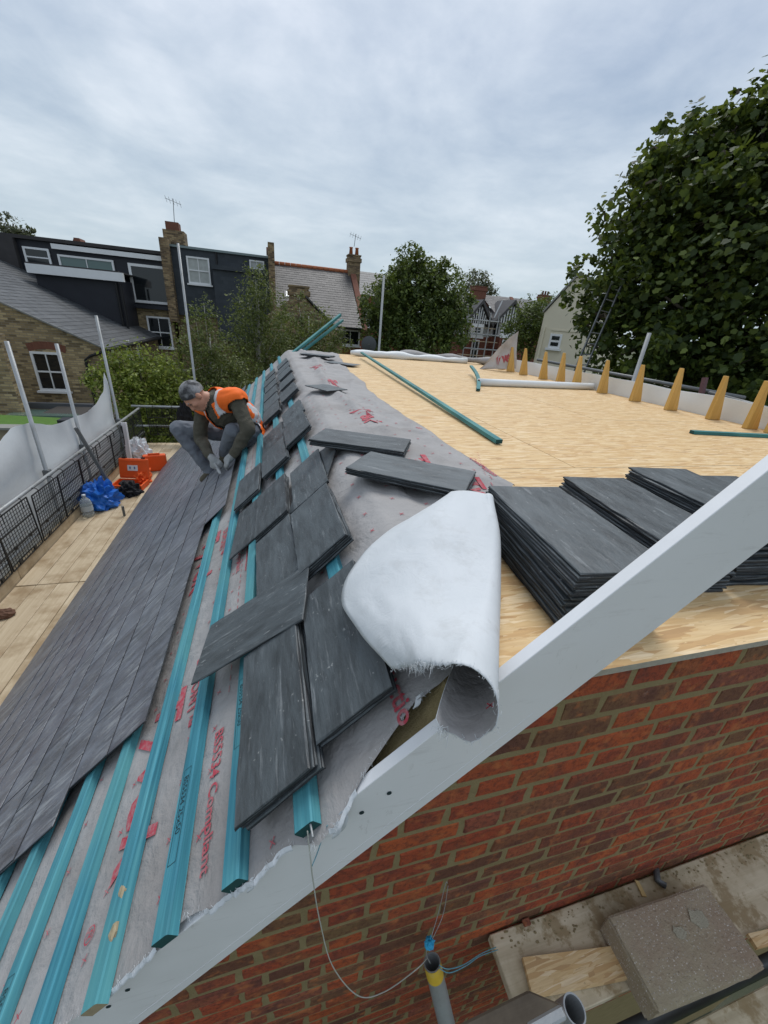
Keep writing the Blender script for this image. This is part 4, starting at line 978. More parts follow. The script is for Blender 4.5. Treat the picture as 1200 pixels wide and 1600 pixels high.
cap(Wp['pel'], Wp['waist'], .150, .135, zone=2); cap(Wp['waist'], Wp['chest'], .140, .155, zone=1); cap(Wp['chest'], Wp['neck'].lerp(Wp['chest'], .35), .155, .12, zone=1)
cap(Wp['lsh'], Wp['rsh'], .078, .078, zone=1); cap(Wp['lhip'], Wp['rhip'], .125, .125, zone=2)
cap(Wp['neck'], head-hd*.02-hu*.06, .060, .055, zone=0)
for s_ in 'lr':
    cap(Wp[s_+'sh'], Wp[s_+'elb'], .068, .055, zone=1); cap(Wp[s_+'elb'], Wp[s_+'wr'], .054, .036, zone=1)
    cap(Wp[s_+'hip'], Wp[s_+'knee'], .098, .072, zone=2); cap(Wp[s_+'knee'], Wp[s_+'ank'], .070, .055, zone=2)
    an, to = Wp[s_+'ank'], Wp[s_+'toe']; dn_ = -NO
    cap(an, an-NO*.035, .050, .046, zone=3); cap(an-NO*.035-(to-an)*.25, to-NO*.01, .040, .036, zone=3)
# hands: palm and five curled fingers
def hand(wr, palm, side):
    d = (palm-wr).normalized(); x = d.cross(NO).normalized()*side; up = x.cross(d); up = up if up.dot(NO) > 0 else -up
    cap(wr.lerp(palm, .45), palm, .034, .036, 12, 4)
    cap(palm-x*.018, palm+x*.018, .024, .024, 10, 4)
    for k, (o_, L) in enumerate(((-.030, .040), (-.010, .047), (.010, .045), (.030, .036))):
        a = palm+x*o_+d*.018; b = a+d*L*.8-up*.012; c_ = b+d*L*.3-up*.032
        cap(a, b, .0125, .0115, 8, 4); cap(b, c_, .0115, .0095, 8, 4)
    a = palm-x*.03-d*.015; b = a-x*.026+d*.024-up*.012; c_ = b+d*.028+x*.006-up*.015
    cap(a, b, .0145, .013, 8, 4); cap(b, c_, .013, .0105, 8, 4)
hand(Wp['lwr'], Wp['lpalm'], 1); hand(Wp['rwr'], Wp['rpalm'], -1)
# head
def hb(c, r, zone=0, n=16, m=12):
    body.blob(head+HM @ Vector(c), r, n, m, HM); zones.append((head+HM @ Vector(c), head+HM @ Vector(c)+Vector((0, 0, 1e-4)), max(r)*.8, zone))
hb((0, -.012, .035), (.076, .096, .088)); hb((0, .028, -.035), (.062, .066, .085)); hb((0, .060, -.085), (.036, .034, .030)); hb((0, .055, .02), (.055, .040, .05))
cap(head+HM @ Vector((0, .088, .012)), head+HM @ Vector((0, .108, -.030)), .010, .016, 8)          # nose
hb((0, .094, .022), (.045, .012, .010)); hb((0, .090, -.062), (.026, .014, .010))
for sx_ in (-1, 1): hb((sx_*.076, -.005, -.012), (.012, .022, .034), 0, 10, 8); hb((sx_*.04, .070, -.02), (.022, .022, .02), 0, 10, 8)
me = body.mesh('person', [SKIN, JUMPER, TROUS, BOOT, GLOVE]); tmp = bpy.data.objects.new('tmp', me); COL.objects.link(tmp)
rm = tmp.modifiers.new('r', 'REMESH'); rm.mode = 'VOXEL'; rm.voxel_size = .0085; rm.use_smooth_shade = True
sm_ = tmp.modifiers.new('s', 'SMOOTH'); sm_.factor = .5; sm_.iterations = 4
dg = bpy.context.evaluated_depsgraph_get(); me2 = bpy.data.meshes.new_from_object(tmp.evaluated_get(dg)); me2.name = 'person'
bpy.data.objects.remove(tmp); bpy.data.meshes.remove(me)
me2.materials.clear()
for q in (SKIN, JUMPER, TROUS, BOOT, GLOVE): me2.materials.append(q)
nv = len(me2.vertices); co = np.empty(nv*3); me2.vertices.foreach_get('co', co); co = co.reshape(-1, 3)
best = np.full(nv, 1e9); zn = np.zeros(nv, int)
for a, b, r_, z_ in zones:
    a, b = np.array(a), np.array(b); d = b-a; t = np.clip(((co-a) @ d)/max(d @ d, 1e-9), 0, 1); dist = np.linalg.norm(co-(a+t[:, None]*d), axis=1)/r_
    k = dist < best; best[k] = dist[k]; zn[k] = z_
# folds of cloth
nr = np.empty(nv*3); me2.vertices.foreach_get('normal', nr); nr = nr.reshape(-1, 3)
for i in range(nv):
    if zn[i] in (1, 2):
        p = Vector(co[i]); f = .010*noise.noise(p*9)+.007*(1-2*abs(noise.noise(p*17))); co[i] += nr[i]*f
me2.vertices.foreach_set('co', co.ravel())
pm = np.array([np.bincount(zn[list(p_.vertices)]).argmax() for p_ in me2.polygons]); me2.polygons.foreach_set('material_index', pm); me2.polygons.foreach_set('use_smooth', [True]*len(pm)); me2.update()
person = tag(link('person', me2), 'man crouching on the slates in orange vest, olive jumper, grey trousers and gloves', 'person')
# hair: cap over crown and back
m_ = MB(); rows = []
for i in range(15):
    t = math.pi*.62*i/14; row = []
    for k in range(28):
        a = 2*math.pi*k/28; f = math.sin(a)                       # +1 towards the face
        tt = t*(1-.40*max(0, f)**2+.16*max(0, -f)); row.append(head+HM @ (Vector((0, -.012, .033))+Vector((math.sin(tt)*math.cos(a)*.083, math.sin(tt)*math.sin(a)*.104, math.cos(tt)*.097))*(1+.02*noise.noise((i*.9, k*.9, 0)))))
    rows.append(row)
m_.grid(rows, True); m_.build('hair', HAIR, person, True)
for sx_ in (-1, 1):
    m_ = MB(); m_.blob(head+HM @ Vector((sx_*.03, .088, .024)), (.016, .008, .005), 8, 5, HM); m_.build('eyebrow', HAIR, person, True)
    m_ = MB(); m_.blob(head+HM @ Vector((sx_*.03, .084, .004)), (.012, .008, .006), 8, 5, HM); m_.build('eye', INK, person, True)
# waistcoat shell: body faces around the torso pushed out
ca, cb_ = np.array(Wp['chest']), np.array(Wp['waist']); n_arr = np.empty(nv*3); me2.vertices.foreach_get('normal', n_arr); n_arr = n_arr.reshape(-1, 3)
axis = np.array((Wp['neck']-Wp['pel']).normalized()); org = np.array(Wp['pel'])
hgt = (co-org) @ axis; H_ = float((Wp['neck']-Wp['pel']).length)
sdir = np.array((Wp['lsh']-Wp['rsh']).normalized()); lat = (co-np.array(Wp['chest'])) @ sdir
fwd = np.cross(axis, sdir); fwd = fwd if fwd[0] < 0 else -fwd
front = (co-np.array(Wp['chest'])) @ fwd
def on(b_): return None
vest = MB(); vest2 = MB(); remap = {}
tor = (zn == 1) | (zn == 0)
def dseg(a, b):
    a, b = np.array(a), np.array(b); d = b-a; t = np.clip(((co-a) @ d)/(d @ d), 0, 1); return np.linalg.norm(co-(a+t[:, None]*d), axis=1)
dl = np.minimum(dseg(Wp['lsh'].lerp(Wp['lelb'], .30), Wp['lelb']), dseg(Wp['lelb'], Wp['lwr'])); drr = np.minimum(dseg(Wp['rsh'].lerp(Wp['relb'], .30), Wp['relb']), dseg(Wp['relb'], Wp['rwr']))
dhead = np.linalg.norm(co-np.array(head), axis=1); dn0 = np.linalg.norm(co-np.array(Wp['neck'].lerp(head, .35)), axis=1)
dleg = np.minimum(dseg(Wp['lhip'].lerp(Wp['lknee'], .25), Wp['lknee']), dseg(Wp['rhip'].lerp(Wp['rknee'], .25), Wp['rknee']))
okv = (zn != 3) & (zn != 4) & (dl > .082) & (drr > .082) & (dhead > .135) & (dn0 > .092) & (dleg > .125) & (hgt > -.09) & (np.minimum(dseg(Wp['lknee'], Wp['lank']), dseg(Wp['rknee'], Wp['rank'])) > .16)
okv &= ~((front > .05) & (np.abs(lat) < .055+.12*np.clip((hgt-.30)/.2, 0, 1)*0))
vx = co+n_arr*.016
for p_ in me2.polygons:
    vs = list(p_.vertices)
    if not okv[vs].all(): continue
    for q in vs:
        if q not in remap: remap[q] = len(vest.v); vest.v.append(tuple(vx[q]))
    vest.f.append(tuple(remap[q] for q in vs)); lt = float(lat[vs].mean()); hh = float(hgt[vs].mean())
    band = (.075 < abs(lt) < .125 and hh > .12) or (.06 < hh < .115)
    vest.mi.append(1 if band else 0)
vo = vest.build('hi_vis_vest', [HV, REFL], person, True); sol = vo.modifiers.new('t', 'SOLIDIFY'); sol.thickness = .005; sol.offset = 1
# slate fastening tool held in both hands
a = Wp['rpalm']+Vector((.0, -.01, -.01)); b = CAM+ray(345, 741)*((Wp['lpalm']-CAM).length/ray(345, 741).length)
hm = thing('slate_tool', 'silver hand tool held in the crouching mans gloves', 'tool', a)
m_ = MB(); m_.tube([a+(a-b)*.5, a, a.lerp(b, .5)], [.010, .012, .011], 8); m_.build('grip', GALV, hm, True)
m_ = MB(); m_.tube([a.lerp(b, .5), a.lerp(b, .9), b], [.017, .015, .006], 8); m_.build('jaw', GALV, hm, True)

# ================================================================== BACKGROUND
def stock(name, a, b, c, mo, sc=1.):
    g = G(name, .9, .2); s_ = g.n('SeparateXYZ', {0: g.pos()}); v = g.n('CombineXYZ', {0: g.add(s_.outputs[0], s_.outputs[1]), 1: s_.outputs[2]}).outputs[0]
    bt = g.n('TexBrick', {'Vector': v, 'Color1': (0, 0, 0, 1), 'Color2': (1, 1, 1, 1), 'Mortar': (.5, .5, .5, 1), 'Scale': 1., 'Mortar Size': .008, 'Bias': 0., 'Brick Width': .225*sc, 'Row Height': .078*sc})
    col = g.ramp(bt.outputs['Color'], [(0, a), (.5, b), (1, c)]); col = g.mix(g.ramp(g.noise(v, .7, 6, .65), [(.4, 0.), (.75, .6)]), col, a)
    col = g.mix(bt.outputs['Fac'], col, mo); g.P(Base_Color=col); g.bump(bt.outputs['Fac'], -.5, .01); return g.m
STOCK = stock('yellow_stock_brick', (.14, .105, .06), (.34, .255, .135), (.50, .39, .215), (.22, .19, .145))
STOCK_D = stock('dark_stock_brick', (.085, .06, .038), (.22, .15, .08), (.36, .265, .145), (.18, .15, .11))
REDB = stock('far_red_brick', (.12, .03, .02), (.20, .05, .032), (.26, .075, .045), (.2, .15, .11))
ORB = stock('orange_brick', (.22, .09, .035), (.30, .12, .045), (.36, .16, .06), (.2, .15, .11))
WHITEP = simple('white_paint', (.74, .75, .75), .5, .06, 4)
BLKC = simple('black_cladding', (.017, .019, .026), .55, .3, 3)
DKC = None
g = G('dark_tile_hanging', .6, .35); s_ = g.n('SeparateXYZ', {0: g.pos()}); v = g.n('CombineXYZ', {0: s_.outputs[0], 1: s_.outputs[2]}).outputs[0]
bt = g.n('TexBrick', {'Vector': v, 'Color1': (.0, .0, .0, 1), 'Color2': (1, 1, 1, 1), 'Mortar': (0, 0, 0, 1), 'Scale': 1., 'Mortar Size': .006, 'Brick Width': .27, 'Row Height': .19})
g.P(Base_Color=g.mix(bt.outputs['Color'], (.030, .038, .046), (.045, .054, .064))); g.bump(bt.outputs['Fac'], -.5, .01); DKC = g.m
ASPH = simple('asphalt_felt', (.045, .042, .042), .8, .3, 3, .3)
def roofmat(name, lo, hi):
    g = G(name, .55, .4); g.P(Base_Color=g.mix(g.n('NewGeometry').outputs['Random Per Island'], lo, hi)); g.bump(g.noise(g.pos(), 30, 4), .3, .01); return g.m
RSL = roofmat('far_slate', (.040, .045, .050), (.080, .086, .092)); RSL2 = roofmat('far_slate_brown', (.026, .025, .027), (.085, .079, .077))
GLASS = G('window_glass', .06, .6).P(Base_Color=(.012, .015, .017)).m
GLASS_B = G('window_glass_green', .08, .6).P(Base_Color=(.10, .16, .15)).m
CURT = simple('net_curtain', (.42, .44, .42), .9, .25, 6)
BLKM = simple('black_pipe', (.012, .012, .013), .5, .2)
TERR = simple('terracotta', (.36, .12, .05), .85, .25, 6); TERR_D = simple('old_terracotta', (.17, .07, .045), .9, .3, 6)
CREAM = simple('cream_render', (.68, .62, .48), .9, .07, 1.2, .2)
def rect(px0, py0, px1, py1, y):
    a, b = ony(px0, py0, y), ony(px1, py1, y); return min(a.x, b.x), max(a.x, b.x), min(a.z, b.z), max(a.z, b.z)
def part(nme, mat, par, lo, hi, M=None):
    m_ = MB(); m_.box(lo, hi, M); return m_.build(nme, mat, par)
def window(par, r_, y, nx=2, nz=2, fw=.07, mat=WHITEP, gm_=None, sill=True, cur=None):
    x0, x1, z0, z1 = r_; m_ = MB()
    for lo, hi in (((x0, y-.07, z0), (x0+fw, y+.01, z1)), ((x1-fw, y-.07, z0), (x1, y+.01, z1)), ((x0+fw, y-.07, z1-fw), (x1-fw, y+.01, z1)), ((x0+fw, y-.07, z0), (x1-fw, y+.01, z0+fw))): m_.box(lo, hi)
    f = m_.build('window', mat, par)
    for k in range(1, nx): m_ = MB(); xc = x0+(x1-x0)*k/nx; m_.box((xc-.018, y-.06, z0+fw), (xc+.018, y+.0, z1-fw)); m_.build('glazing_bar', mat, f)
    for k in range(1, nz): m_ = MB(); zc = z0+(z1-z0)*k/nz; m_.box((x0+fw, y-.065, zc-.028), (x1-fw, y+.0, zc+.028)); m_.build('glazing_bar', mat, f)
    part('pane', gm_ or GLASS, f, (x0+fw, y-.025, z0+fw), (x1-fw, y-.015, z1-fw))
    if cur: part('curtain', CURT, f, (x0+fw, y-.032, z0+fw), (x0+(x1-x0)*cur, y-.027, z1-fw))
    if sill: part('sill', mat, f, (x0-.08, y-.14, z0-.08), (x1+.08, y-.002, z0-.003))
    return f
def slated(nme, P00, P10, P01, P11, mat, par, ch=.22, cw=.30, t=.010):
    "slate courses over the plane P00-P10 (eave) to P01-P11 (ridge)"
    P00, P10, P01, P11 = map(Vector, (P00, P10, P01, P11)); n_ = (P10-P00).cross(P01-P00).normalized(); n_ = n_ if n_.z > 0 else -n_
    hL = (P01-P00).length; wL = (P10-P00).length; nr = max(2, int(hL/ch)); m_ = MB()
    Q = lambda u_, v_: (P00.lerp(P10, u_)).lerp(P01.lerp(P11, u_), v_)
    for r_ in range(nr):
        nc = max(2, int(wL/cw)); off = .5*(r_ % 2)
        for k in range(-1, nc+1):
            a, b = max(0, (k+off)/nc+.0006), min(1, (k+1+off)/nc-.0006)
            if b-a < .004: continue
            v0, v1 = r_/nr, min(1, (r_+1.02)/nr); j = random.uniform(0, .006)
            p = [Q(a, v0)+n_*(t+j), Q(b, v0)+n_*(t+j), Q(b, v1)+n_*.003, Q(a, v1)+n_*.003, Q(a, v0)-n_*.01, Q(b, v0)-n_*.01]
            m_.add(p, [(0, 1, 2, 3), (4, 5, 1, 0)])
    o = m_.build(nme, mat, par); o['kind'] = 'stuff'; return o
def chimney(par, x, y, z0, z1, wx, wy, mat, pots=2, pot=TERR):
    c = part('chimney', mat, par, (x-wx/2, y-wy/2, z0), (x+wx/2, y+wy/2, z1)); part('corbel', mat, c, (x-wx/2-.07, y-wy/2-.07, z1-.35), (x+wx/2+.07, y+wy/2+.07, z1-.12)); part('cap', mat, c, (x-wx/2-.04, y-wy/2-.04, z1+.002), (x+wx/2+.04, y+wy/2+.04, z1+.08))
    for k in range(pots):
        m_ = MB(); xp = x+wx*(.0 if pots == 1 else (-.25+.5*k/(pots-1))); m_.tube([(xp, y, z1+.08), (xp, y, z1+.45), (xp, y, z1+.47), (xp, y, z1+.52)], [.13, .10, .125, .12], 12); m_.build('chimney_pot', pot, c, True)
    return c
def aerial(P, label, h=1.0):
    a = thing('aerial', label, 'aerial', P); P = Vector(P); m_ = MB(); m_.tube([P, P+Vector((.08, 0, h))], .018, 6); m_.build('mast', GALV_D, a)
    for k in range(5):
        m_ = MB(); q = P+Vector((.08+(-.35+.17*k), 0, h-.05-.04*k)); m_.tube([q+Vector((0, -.22, .1)), q+Vector((0, .22, -.1))], .008, 5); m_.build('rod', GALV_D, a)
    m_ = MB(); m_.tube([P+Vector((-.32, 0, h-.02)), P+Vector((.45, 0, h-.22))], .010, 5); m_.build('boom', GALV_D, a)

YO, YM, YB = 18.0, 27.0, 24.6
# ---- house A: yellow brick outrigger, slate roof, black dormers
hA = thing('terraced_house', 'yellow brick house with black dormers and slate lean-to roof at far left', 'house', (-8, 22, GZ))
rgt = ony(157, 545, YO); xr = rgt.x; zr = ony(155, 541, YO).z; lft = ony(0, 471, YO); sl_ = (lft.z-zr)/(lft.x-xr); xl = xr-7.5; zl = zr+sl_*(xl-xr)
m_ = MB(); m_.prism([(xl, YO, GZ), (xr, YO, GZ), (xr, YO, zr-.02), (xl, YO, zl-.02)], (0, YM-YO, 0)); m_.build('wall', STOCK, hA, fix=True)
slated('roof_slates', (xr+.18, YO-.15, zr-.05), (xr+.18, YM, zr-.05), (xl, YO-.15, zl+.03), (xl, YM, zl+.03), RSL, hA, .25, .3)
m_ = MB(); m_.prism([(xr+.2, YO-.17, zr-.10), (xl, YO-.17, zl-.02), (xl, YO-.17, zl+.03), (xr+.2, YO-.17, zr-.04)], (0, .04, 0)); m_.build('verge_trim', simple('verge_mortar', (.20, .20, .19), .9), hA, fix=True)
m_ = MB(); m_.tube([(xr+.22, YO-.1, zr-.12), (xr+.22, YM, zr-.12)], .065, 8); m_.build('gutter', BLKM, hA)
q = ony(133, 552, YO); m_ = MB(); m_.tube([(xr+.2, YO-.12, zr-.15), (q.x+.2, YO-.1, zr-.35), (q.x, YO-.1, zr-.5), (q.x, YO-.1, GZ)], .05, 8); m_.build('downpipe', BLKM, hA)
wr_ = rect(50, 550, 103, 612, YO); window(hA, (ony(50, 560, YO).x, ony(104, 590, YO).x, ony(75, 610, YO).z, ony(75, 550, YO).z), YO, 2, 2, .08, cur=None)
x0, x1, zt = ony(48, 555, YO).x, ony(104, 560, YO).x, ony(75, 545, YO).z
for k in range(13):
    t = k/12; xx = x0+(x1-x0)*t; M = Matrix.Translation((xx, YO-.004, zt+.12-.10*(2*t-1)**2)) @ Matrix.Rotation((t-.5)*.35, 4, 'Y'); part('arch_brick', TERR_D, hA, (-.045, -.01, -.13), (.045, .02, .13), M)
for px in (200, 216):
    y_ = YO+ (px-160)/75*(YM-YO); P = onx(px, 545, xr+.01); 
    m_ = MB(); m_.box((xr-.01, P.y-.22, P.z-.9), (xr+.06, P.y+.22, P.z+.35)); f = m_.build('window', WHITEP, hA); part('pane', GLASS, f, (xr+.05, P.y-.14, P.z-.8), (xr+.07, P.y+.14, P.z+.25))
# main rear wall with dormer
mxl, mxr = ony(-90, 370, YM).x, ony(262, 440, YM).x; zt = ony(130, 384, YM).z; zled = ony(230, 481, YM).z
part('rear_wall', STOCK, hA, (mxl, YM, GZ), (mxr, YM+6, zled-.05))
part('dormer_wall', BLKC, hA, (mxl, YM+.1, zled-.045), (mxr, YM+5, zt))
part('dormer_roof', ASPH, hA, (mxl-.1, YM-.10, zt+.002), (mxr, YM+5.1, zt+.16))
z1 = ony(170, 398, YM).z; part('white_fascia', WHITEP, hA, (ony(83, 392, YM).x, YM-.13, z1-.02), (mxr, YM-.1, z1+.20))
lx = ony(30, 400, YM).x; part('asphalt_cheek', ASPH, hA, (mxl, YM-.25, ony(20, 445, YM).z), (lx, YM+.09, zt-.002))
window(hA, (ony(38, 400, YM).x, ony(78, 400, YM).x, ony(58, 417, YM).z, ony(58, 387, YM).z), YM+.06, 1, 2, .09, sill=False)
window(hA, (ony(92, 410, YM).x, ony(178, 415, YM).x, ony(135, 423, YM).z, ony(135, 402, YM).z), YM+.06, 2, 1, .09, gm_=GLASS_B, sill=False)
window(hA, (ony(204, 440, YM).x, ony(262, 440, YM).x, ony(232, 474, YM).z, ony(232, 414, YM).z), YM+.06, 1, 1, .13, gm_=GLASS, sill=False)
xa, xb_ = ony(196, 480, YM).x, mxr+.1; part('dormer_ledge', BLKC, hA, (xa, YM-.35, zled-.04), (xb_, YM+.09, zled+.14))
window(hA, (ony(232, 515, YM).x, ony(268, 515, YM).x, ony(250, 543, YM).z, ony(250, 495, YM).z), YM, 2, 2, .09)
# black box dormer over the outrigger
bx0, bx1 = ony(58, 440, YB).x, ony(190, 470, YB).x; zb1 = ony(130, 431, YB).z
m_ = MB(); m_.box((bx0, YB, zr-.3), (bx1, YM+.08, zb1)); m_.build('side_dormer', BLKC, hA)
zf = ony(120, 433, YB).z; part('white_gutter_board', WHITEP, hA, (ony(47, 425, YB).x, YB-.30, zf-.02), (ony(196, 440, YB).x, YB-.05, zf+.36))
part('dormer_roof', ASPH, hA, (ony(47, 425, YB).x, YB-.28, zf+.362), (bx1+.15, YM+.05, zf+.42))
for px in (183, 190):
    P = ony(px, 450, YB); m_ = MB(); m_.tube([(P.x, YB-.12, zf-.1), (P.x, YB-.12, zr+.1)], .06, 8); m_.build('downpipe', BLKM, hA)
m_ = MB(); P = ony(194, 470, YB); m_.tube([(P.x, YB-.1, zf-.2), (P.x, YB-.1, ony(194, 490, YB).z)], .03, 6); m_.build('white_pipe', WHITEP, hA)
P = ony(118, 378, YM+2); m_ = MB(); m_.prism([(P.x-.4, YM+2, P.z-.6), (P.x+.45, YM+2, P.z-.6), (P.x+.2, YM+2, P.z+.2), (P.x-.05, YM+2, P.z+.2)], (0, .8, 0)); m_.build('ridge_stack', TERR_D, hA, fix=True)
# party wall and chimney between A and B
pw = thing('party_chimney', 'brown brick chimney with stepped cap between the two dark dormers', 'chimney', (mxr, YM, GZ)); xc = ony(264, 420, YM).x
part('party_wall', STOCK_D, pw, (xc-.22, YM-.5, zled-.6), (xc+.2, YM+5, ony(264, 374, YM).z))
P = ony(273, 365, YM+1); part('stack', TERR_D, pw, (P.x-.35, YM+.6, ony(273, 395, YM+1).z), (P.x+.3, YM+1.3, ony(273, 349, YM+1).z)); part('cowl', STOCK_D, pw, (P.x-.5, YM+.45, ony(272, 383, YM+1).z), (P.x+.55, YM+1.45, ony(272, 362, YM+1).z))
aerial((P.x+.05, YM+1, ony(273, 349, YM+1).z), 'thin television aerial on the left brown chimney', 1.1)
# ---- house B: grey tile-hung dormer
hB = thing('terraced_house', 'house with dark grey tile-hung dormer and net-curtained white window', 'house', (-2, 30, GZ))
bl, br_ = ony(268, 440, YM).x, ony(428, 440, YM).x; zt = ony(345, 395, YM).z; zb = ony(345, 497, YM).z
part('rear_wall', STOCK_D, hB, (bl, YM+.2, GZ), (br_, YM+6, zb-.002)); part('dormer_wall', DKC, hB, (bl, YM, zb), (br_, YM+5, zt)); part('roof_edge', simple('pale_edge', (.2, .25, .25), .6), hB, (bl-.05, YM-.12, zt+.002), (br_, YM+5, zt+.11))
window(hB, (ony(293, 420, YM).x, ony(328, 420, YM).x, ony(310, 444, YM).z, ony(310, 402, YM).z), YM, 2, 2, .08, gm_=CURT)
zl_ = ony(380, 424, YM).z; part('projecting_bay', DKC, hB, (ony(336, 440, YM).x, YM-.6, zb-1.2), (br_-.01, YM-.003, zl_-.1)); part('bay_ledge', DKC, hB, (ony(333, 420, YM).x, YM-.75, zl_-.098), (br_, YM-.002, zl_+.12))
window(hB, (ony(390, 415, YM).x, ony(413, 415, YM).x, zl_+.13, ony(400, 407, YM).z), YM, 2, 1, .07, sill=False, gm_=CURT)
m_ = MB(); x_ = ony(338, 400, YM).x; m_.tube([(x_, YM-.05, zt), (x_, YM-.05, zl_+.1)], .05, 6); m_.build('downpipe', BLKM, hB)
# ---- house C: brown slate roof with red ridge
hC = thing('terraced_house', 'house with weathered slate roof, red ridge tiles and tall chimney', 'house', (3, 30, GZ))
YE = 25.5; YR = 30.5
el, er = ony(433, 500, YE), ony(566, 505, YE); rl_, rr_ = ony(436, 412, YR), ony(558, 428, YR); ze = (el.z+er.z)/2-.15; zrg = (rl_.z+rr_.z)/2
xl, xr2 = el.x, er.x
slated('roof_slates', (xl, YE, ze), (xr2, YE, ze), (xl, YR, zrg), (xr2+.0, YR, zrg), RSL2, hC, .24, .3)
m_ = MB(); m_.prism([(xl, YE+.1, ze-.05), (xl, YR, zrg-.05), (xl, YR+5, ze-.05)], (xr2-xl, 0, 0)); m_.build('gable', STOCK_D, hC, fix=True)
for k in range(14):
    x_ = xl+(xr2-xl)*k/14; m_ = MB(); m_.tube([(x_+.01, YR, zrg+.02), (x_+(xr2-xl)/14-.01, YR, zrg+.02)], .13, 8); m_.build('ridge_tile', TERR, hC)
part('wall', ORB, hC, (xl, YE+.3, GZ), (xr2, YR+5, ze-.06)); m_ = MB(); m_.tube([(xl, YE-.05, ze-.06), (xr2, YE-.05, ze-.06)], .07, 8); m_.build('gutter', BLKM, hC)
window(hC, (ony(532, 525, YE+.3).x, ony(562, 525, YE+.3).x, ony(547, 540, YE+.3).z, ony(547, 515, YE+.3).z), YE+.3, 2, 1, .09)
P = ony(454, 462, YE+2.3); M = Matrix.Translation(P) @ Matrix.Rotation(math.atan2(zrg-ze, YR-YE), 4, 'X'); part('roof_window', simple('roof_window_frame', (.1, .1, .1), .5), hC, (-.38, -.35, -.02), (.38, .35, .09), M); part('skylight_pane', simple('sky_pane', (.45, .5, .53), .15), hC, (-.28, -.26, .085), (.28, .26, .10), M)
part('party_upstand', STOCK_D, hC, (xl-.35, YE+.1, ze-.8), (xl-.02, YR+1, ony(430, 398, YR).z)); part('party_cap', TERR_D, hC, (xl-.42, YE+3.8, ony(430, 398, YR).z), (xl+.05, YR+1, ony(430, 392, YR).z))
m_ = MB(); m_.prism([(xr2+.02, YE-.1, ze-.1), (xr2+.02, YR, zrg+.2), (xr2+.02, YR, zrg-.3), (xr2+.02, YE, ze-.6)], (.35, 0, 0)); m_.build('party_parapet', TERR_D, hC, fix=True)
P = ony(552, 420, YR); c_ = chimney(hC, P.x, YR, zrg-1.5, ony(552, 401, YR).z, .8, .8, STOCK_D, 2)
aerial((P.x, YR, ony(552, 385, YR).z), 'television aerial on the tall chimney with orange pots', .7)
# brick outrigger of C behind the birches
hD = thing('outrigger', 'brown brick gable outrigger half hidden by birch foliage', 'house', (1.5, 22, GZ)); yD = 21.; a, b, t_ = ony(415, 520, yD), ony(535, 520, yD), ony(468, 466, yD)
m_ = MB(); m_.prism([(a.x, yD, GZ), (b.x, yD, GZ), (b.x, yD, ony(535, 528, yD).z), (t_.x+.3, yD, t_.z), (t_.x-.3, yD, t_.z), (a.x, yD, ony(415, 495, yD).z)], (0, 4.5, 0)); m_.build('wall', STOCK_D, hD, fix=True)
P = ony(468, 462, yD); chimney(hD, P.x, yD+.5, t_.z-.3, P.z+.35, .9, .6, STOCK_D, 0)
m_ = MB(); m_.prism([(t_.x+.3, yD-.1, t_.z+.05), (b.x+.15, yD-.1, ony(535, 528, yD).z+.02), (b.x+.15, yD-.1, ony(535, 528, yD).z+.10), (t_.x+.3, yD-.1, t_.z+.14)], (0, 4.6, 0)); m_.build('roof', RSL2, hD, fix=True)
# satellite dish
P = ony(576, 538, 20.); ds = thing('satellite_dish', 'grey satellite dish beside the scaffold pole, below the chimney', 'dish', P)
m_ = MB(); m_.grid([[P+Vector((r_*math.cos(t), -.12+.5*r_*r_, r_*math.sin(t))) for t in [2*math.pi*k/20 for k in range(20)]] for r_ in (.02, .15, .28, .38)], True); m_.build('reflector', simple('dish_grey', (.075, .08, .085), .6), ds, True); m_ = MB(); m_.tube([P, P+Vector((.05, .25, -.5)), P+Vector((.05, .3, -1.6))], .03, 6); m_.build('bracket', GALV_D, ds); m_ = MB(); m_.tube([P+Vector((0, -.05, -.38)), P+Vector((0, -.5, -.1))], .015, 6); m_.build('feed_arm', GALV_D, ds)
# far red house between chimney and round tree
hE = thing('terraced_house', 'red brick house end with one white window behind the tall chimney', 'house', (8, 40, GZ)); yE = 36.
a, b = ony(562, 500, yE), ony(640, 500, yE); zt_ = ony(580, 462, yE).z; part('wall', REDB, hE, (a.x, yE, GZ), (b.x, yE+7, zt_)); slated('roof_slates', (a.x-.1, yE-.2, zt_), (b.x, yE-.2, zt_), (a.x-.1, yE+3.5, zt_+2.), (b.x, yE+3.5, zt_+2.), RSL, hE, .4, .5)
window(hE, (ony(571, 500, yE).x, ony(584, 500, yE).x, ony(578, 513, yE).z, ony(578, 486, yE).z), yE, 1, 2, .12)

# ---- garden extension at the far left: glazed roof, green sedum roof, timber parapet
ge = thing('garden_extension', 'single storey extension with glazed roof strip and green flat roof', 'extension', (-7, 15, GZ))
def hquad(pxs, y, th, nme, mat):
    pts = [ony(*q, y) for q in pxs]; return pts
yq = 16.8; a, b = ony(-40, 628, yq), ony(146, 634, yq); zq = (a.z+b.z)/2-.05
part('parapet_rail', simple('grey_rail', (.10, .105, .115), .6), ge, (a.x, yq-.1, zq-.1), (b.x, yq+.1, zq+.1))
gz = ony(60, 652, 14.6).z; c0, c1 = ony(8, 650, 14.6).x, ony(122, 652, 14.6).x
m_ = MB(); m_.prism([(c0, 14.6, gz), (c1, 14.6, gz), (ony(140, 630, yq).x-.3, yq-.2, zq-.15), (ony(30, 630, yq).x, yq-.2, zq-.15)], (0, 0, .05)); m_.build('roof_glazing', G('green_glass', .12, .6).P(Base_Color=(.12, .19, .16)).m, ge, fix=True)
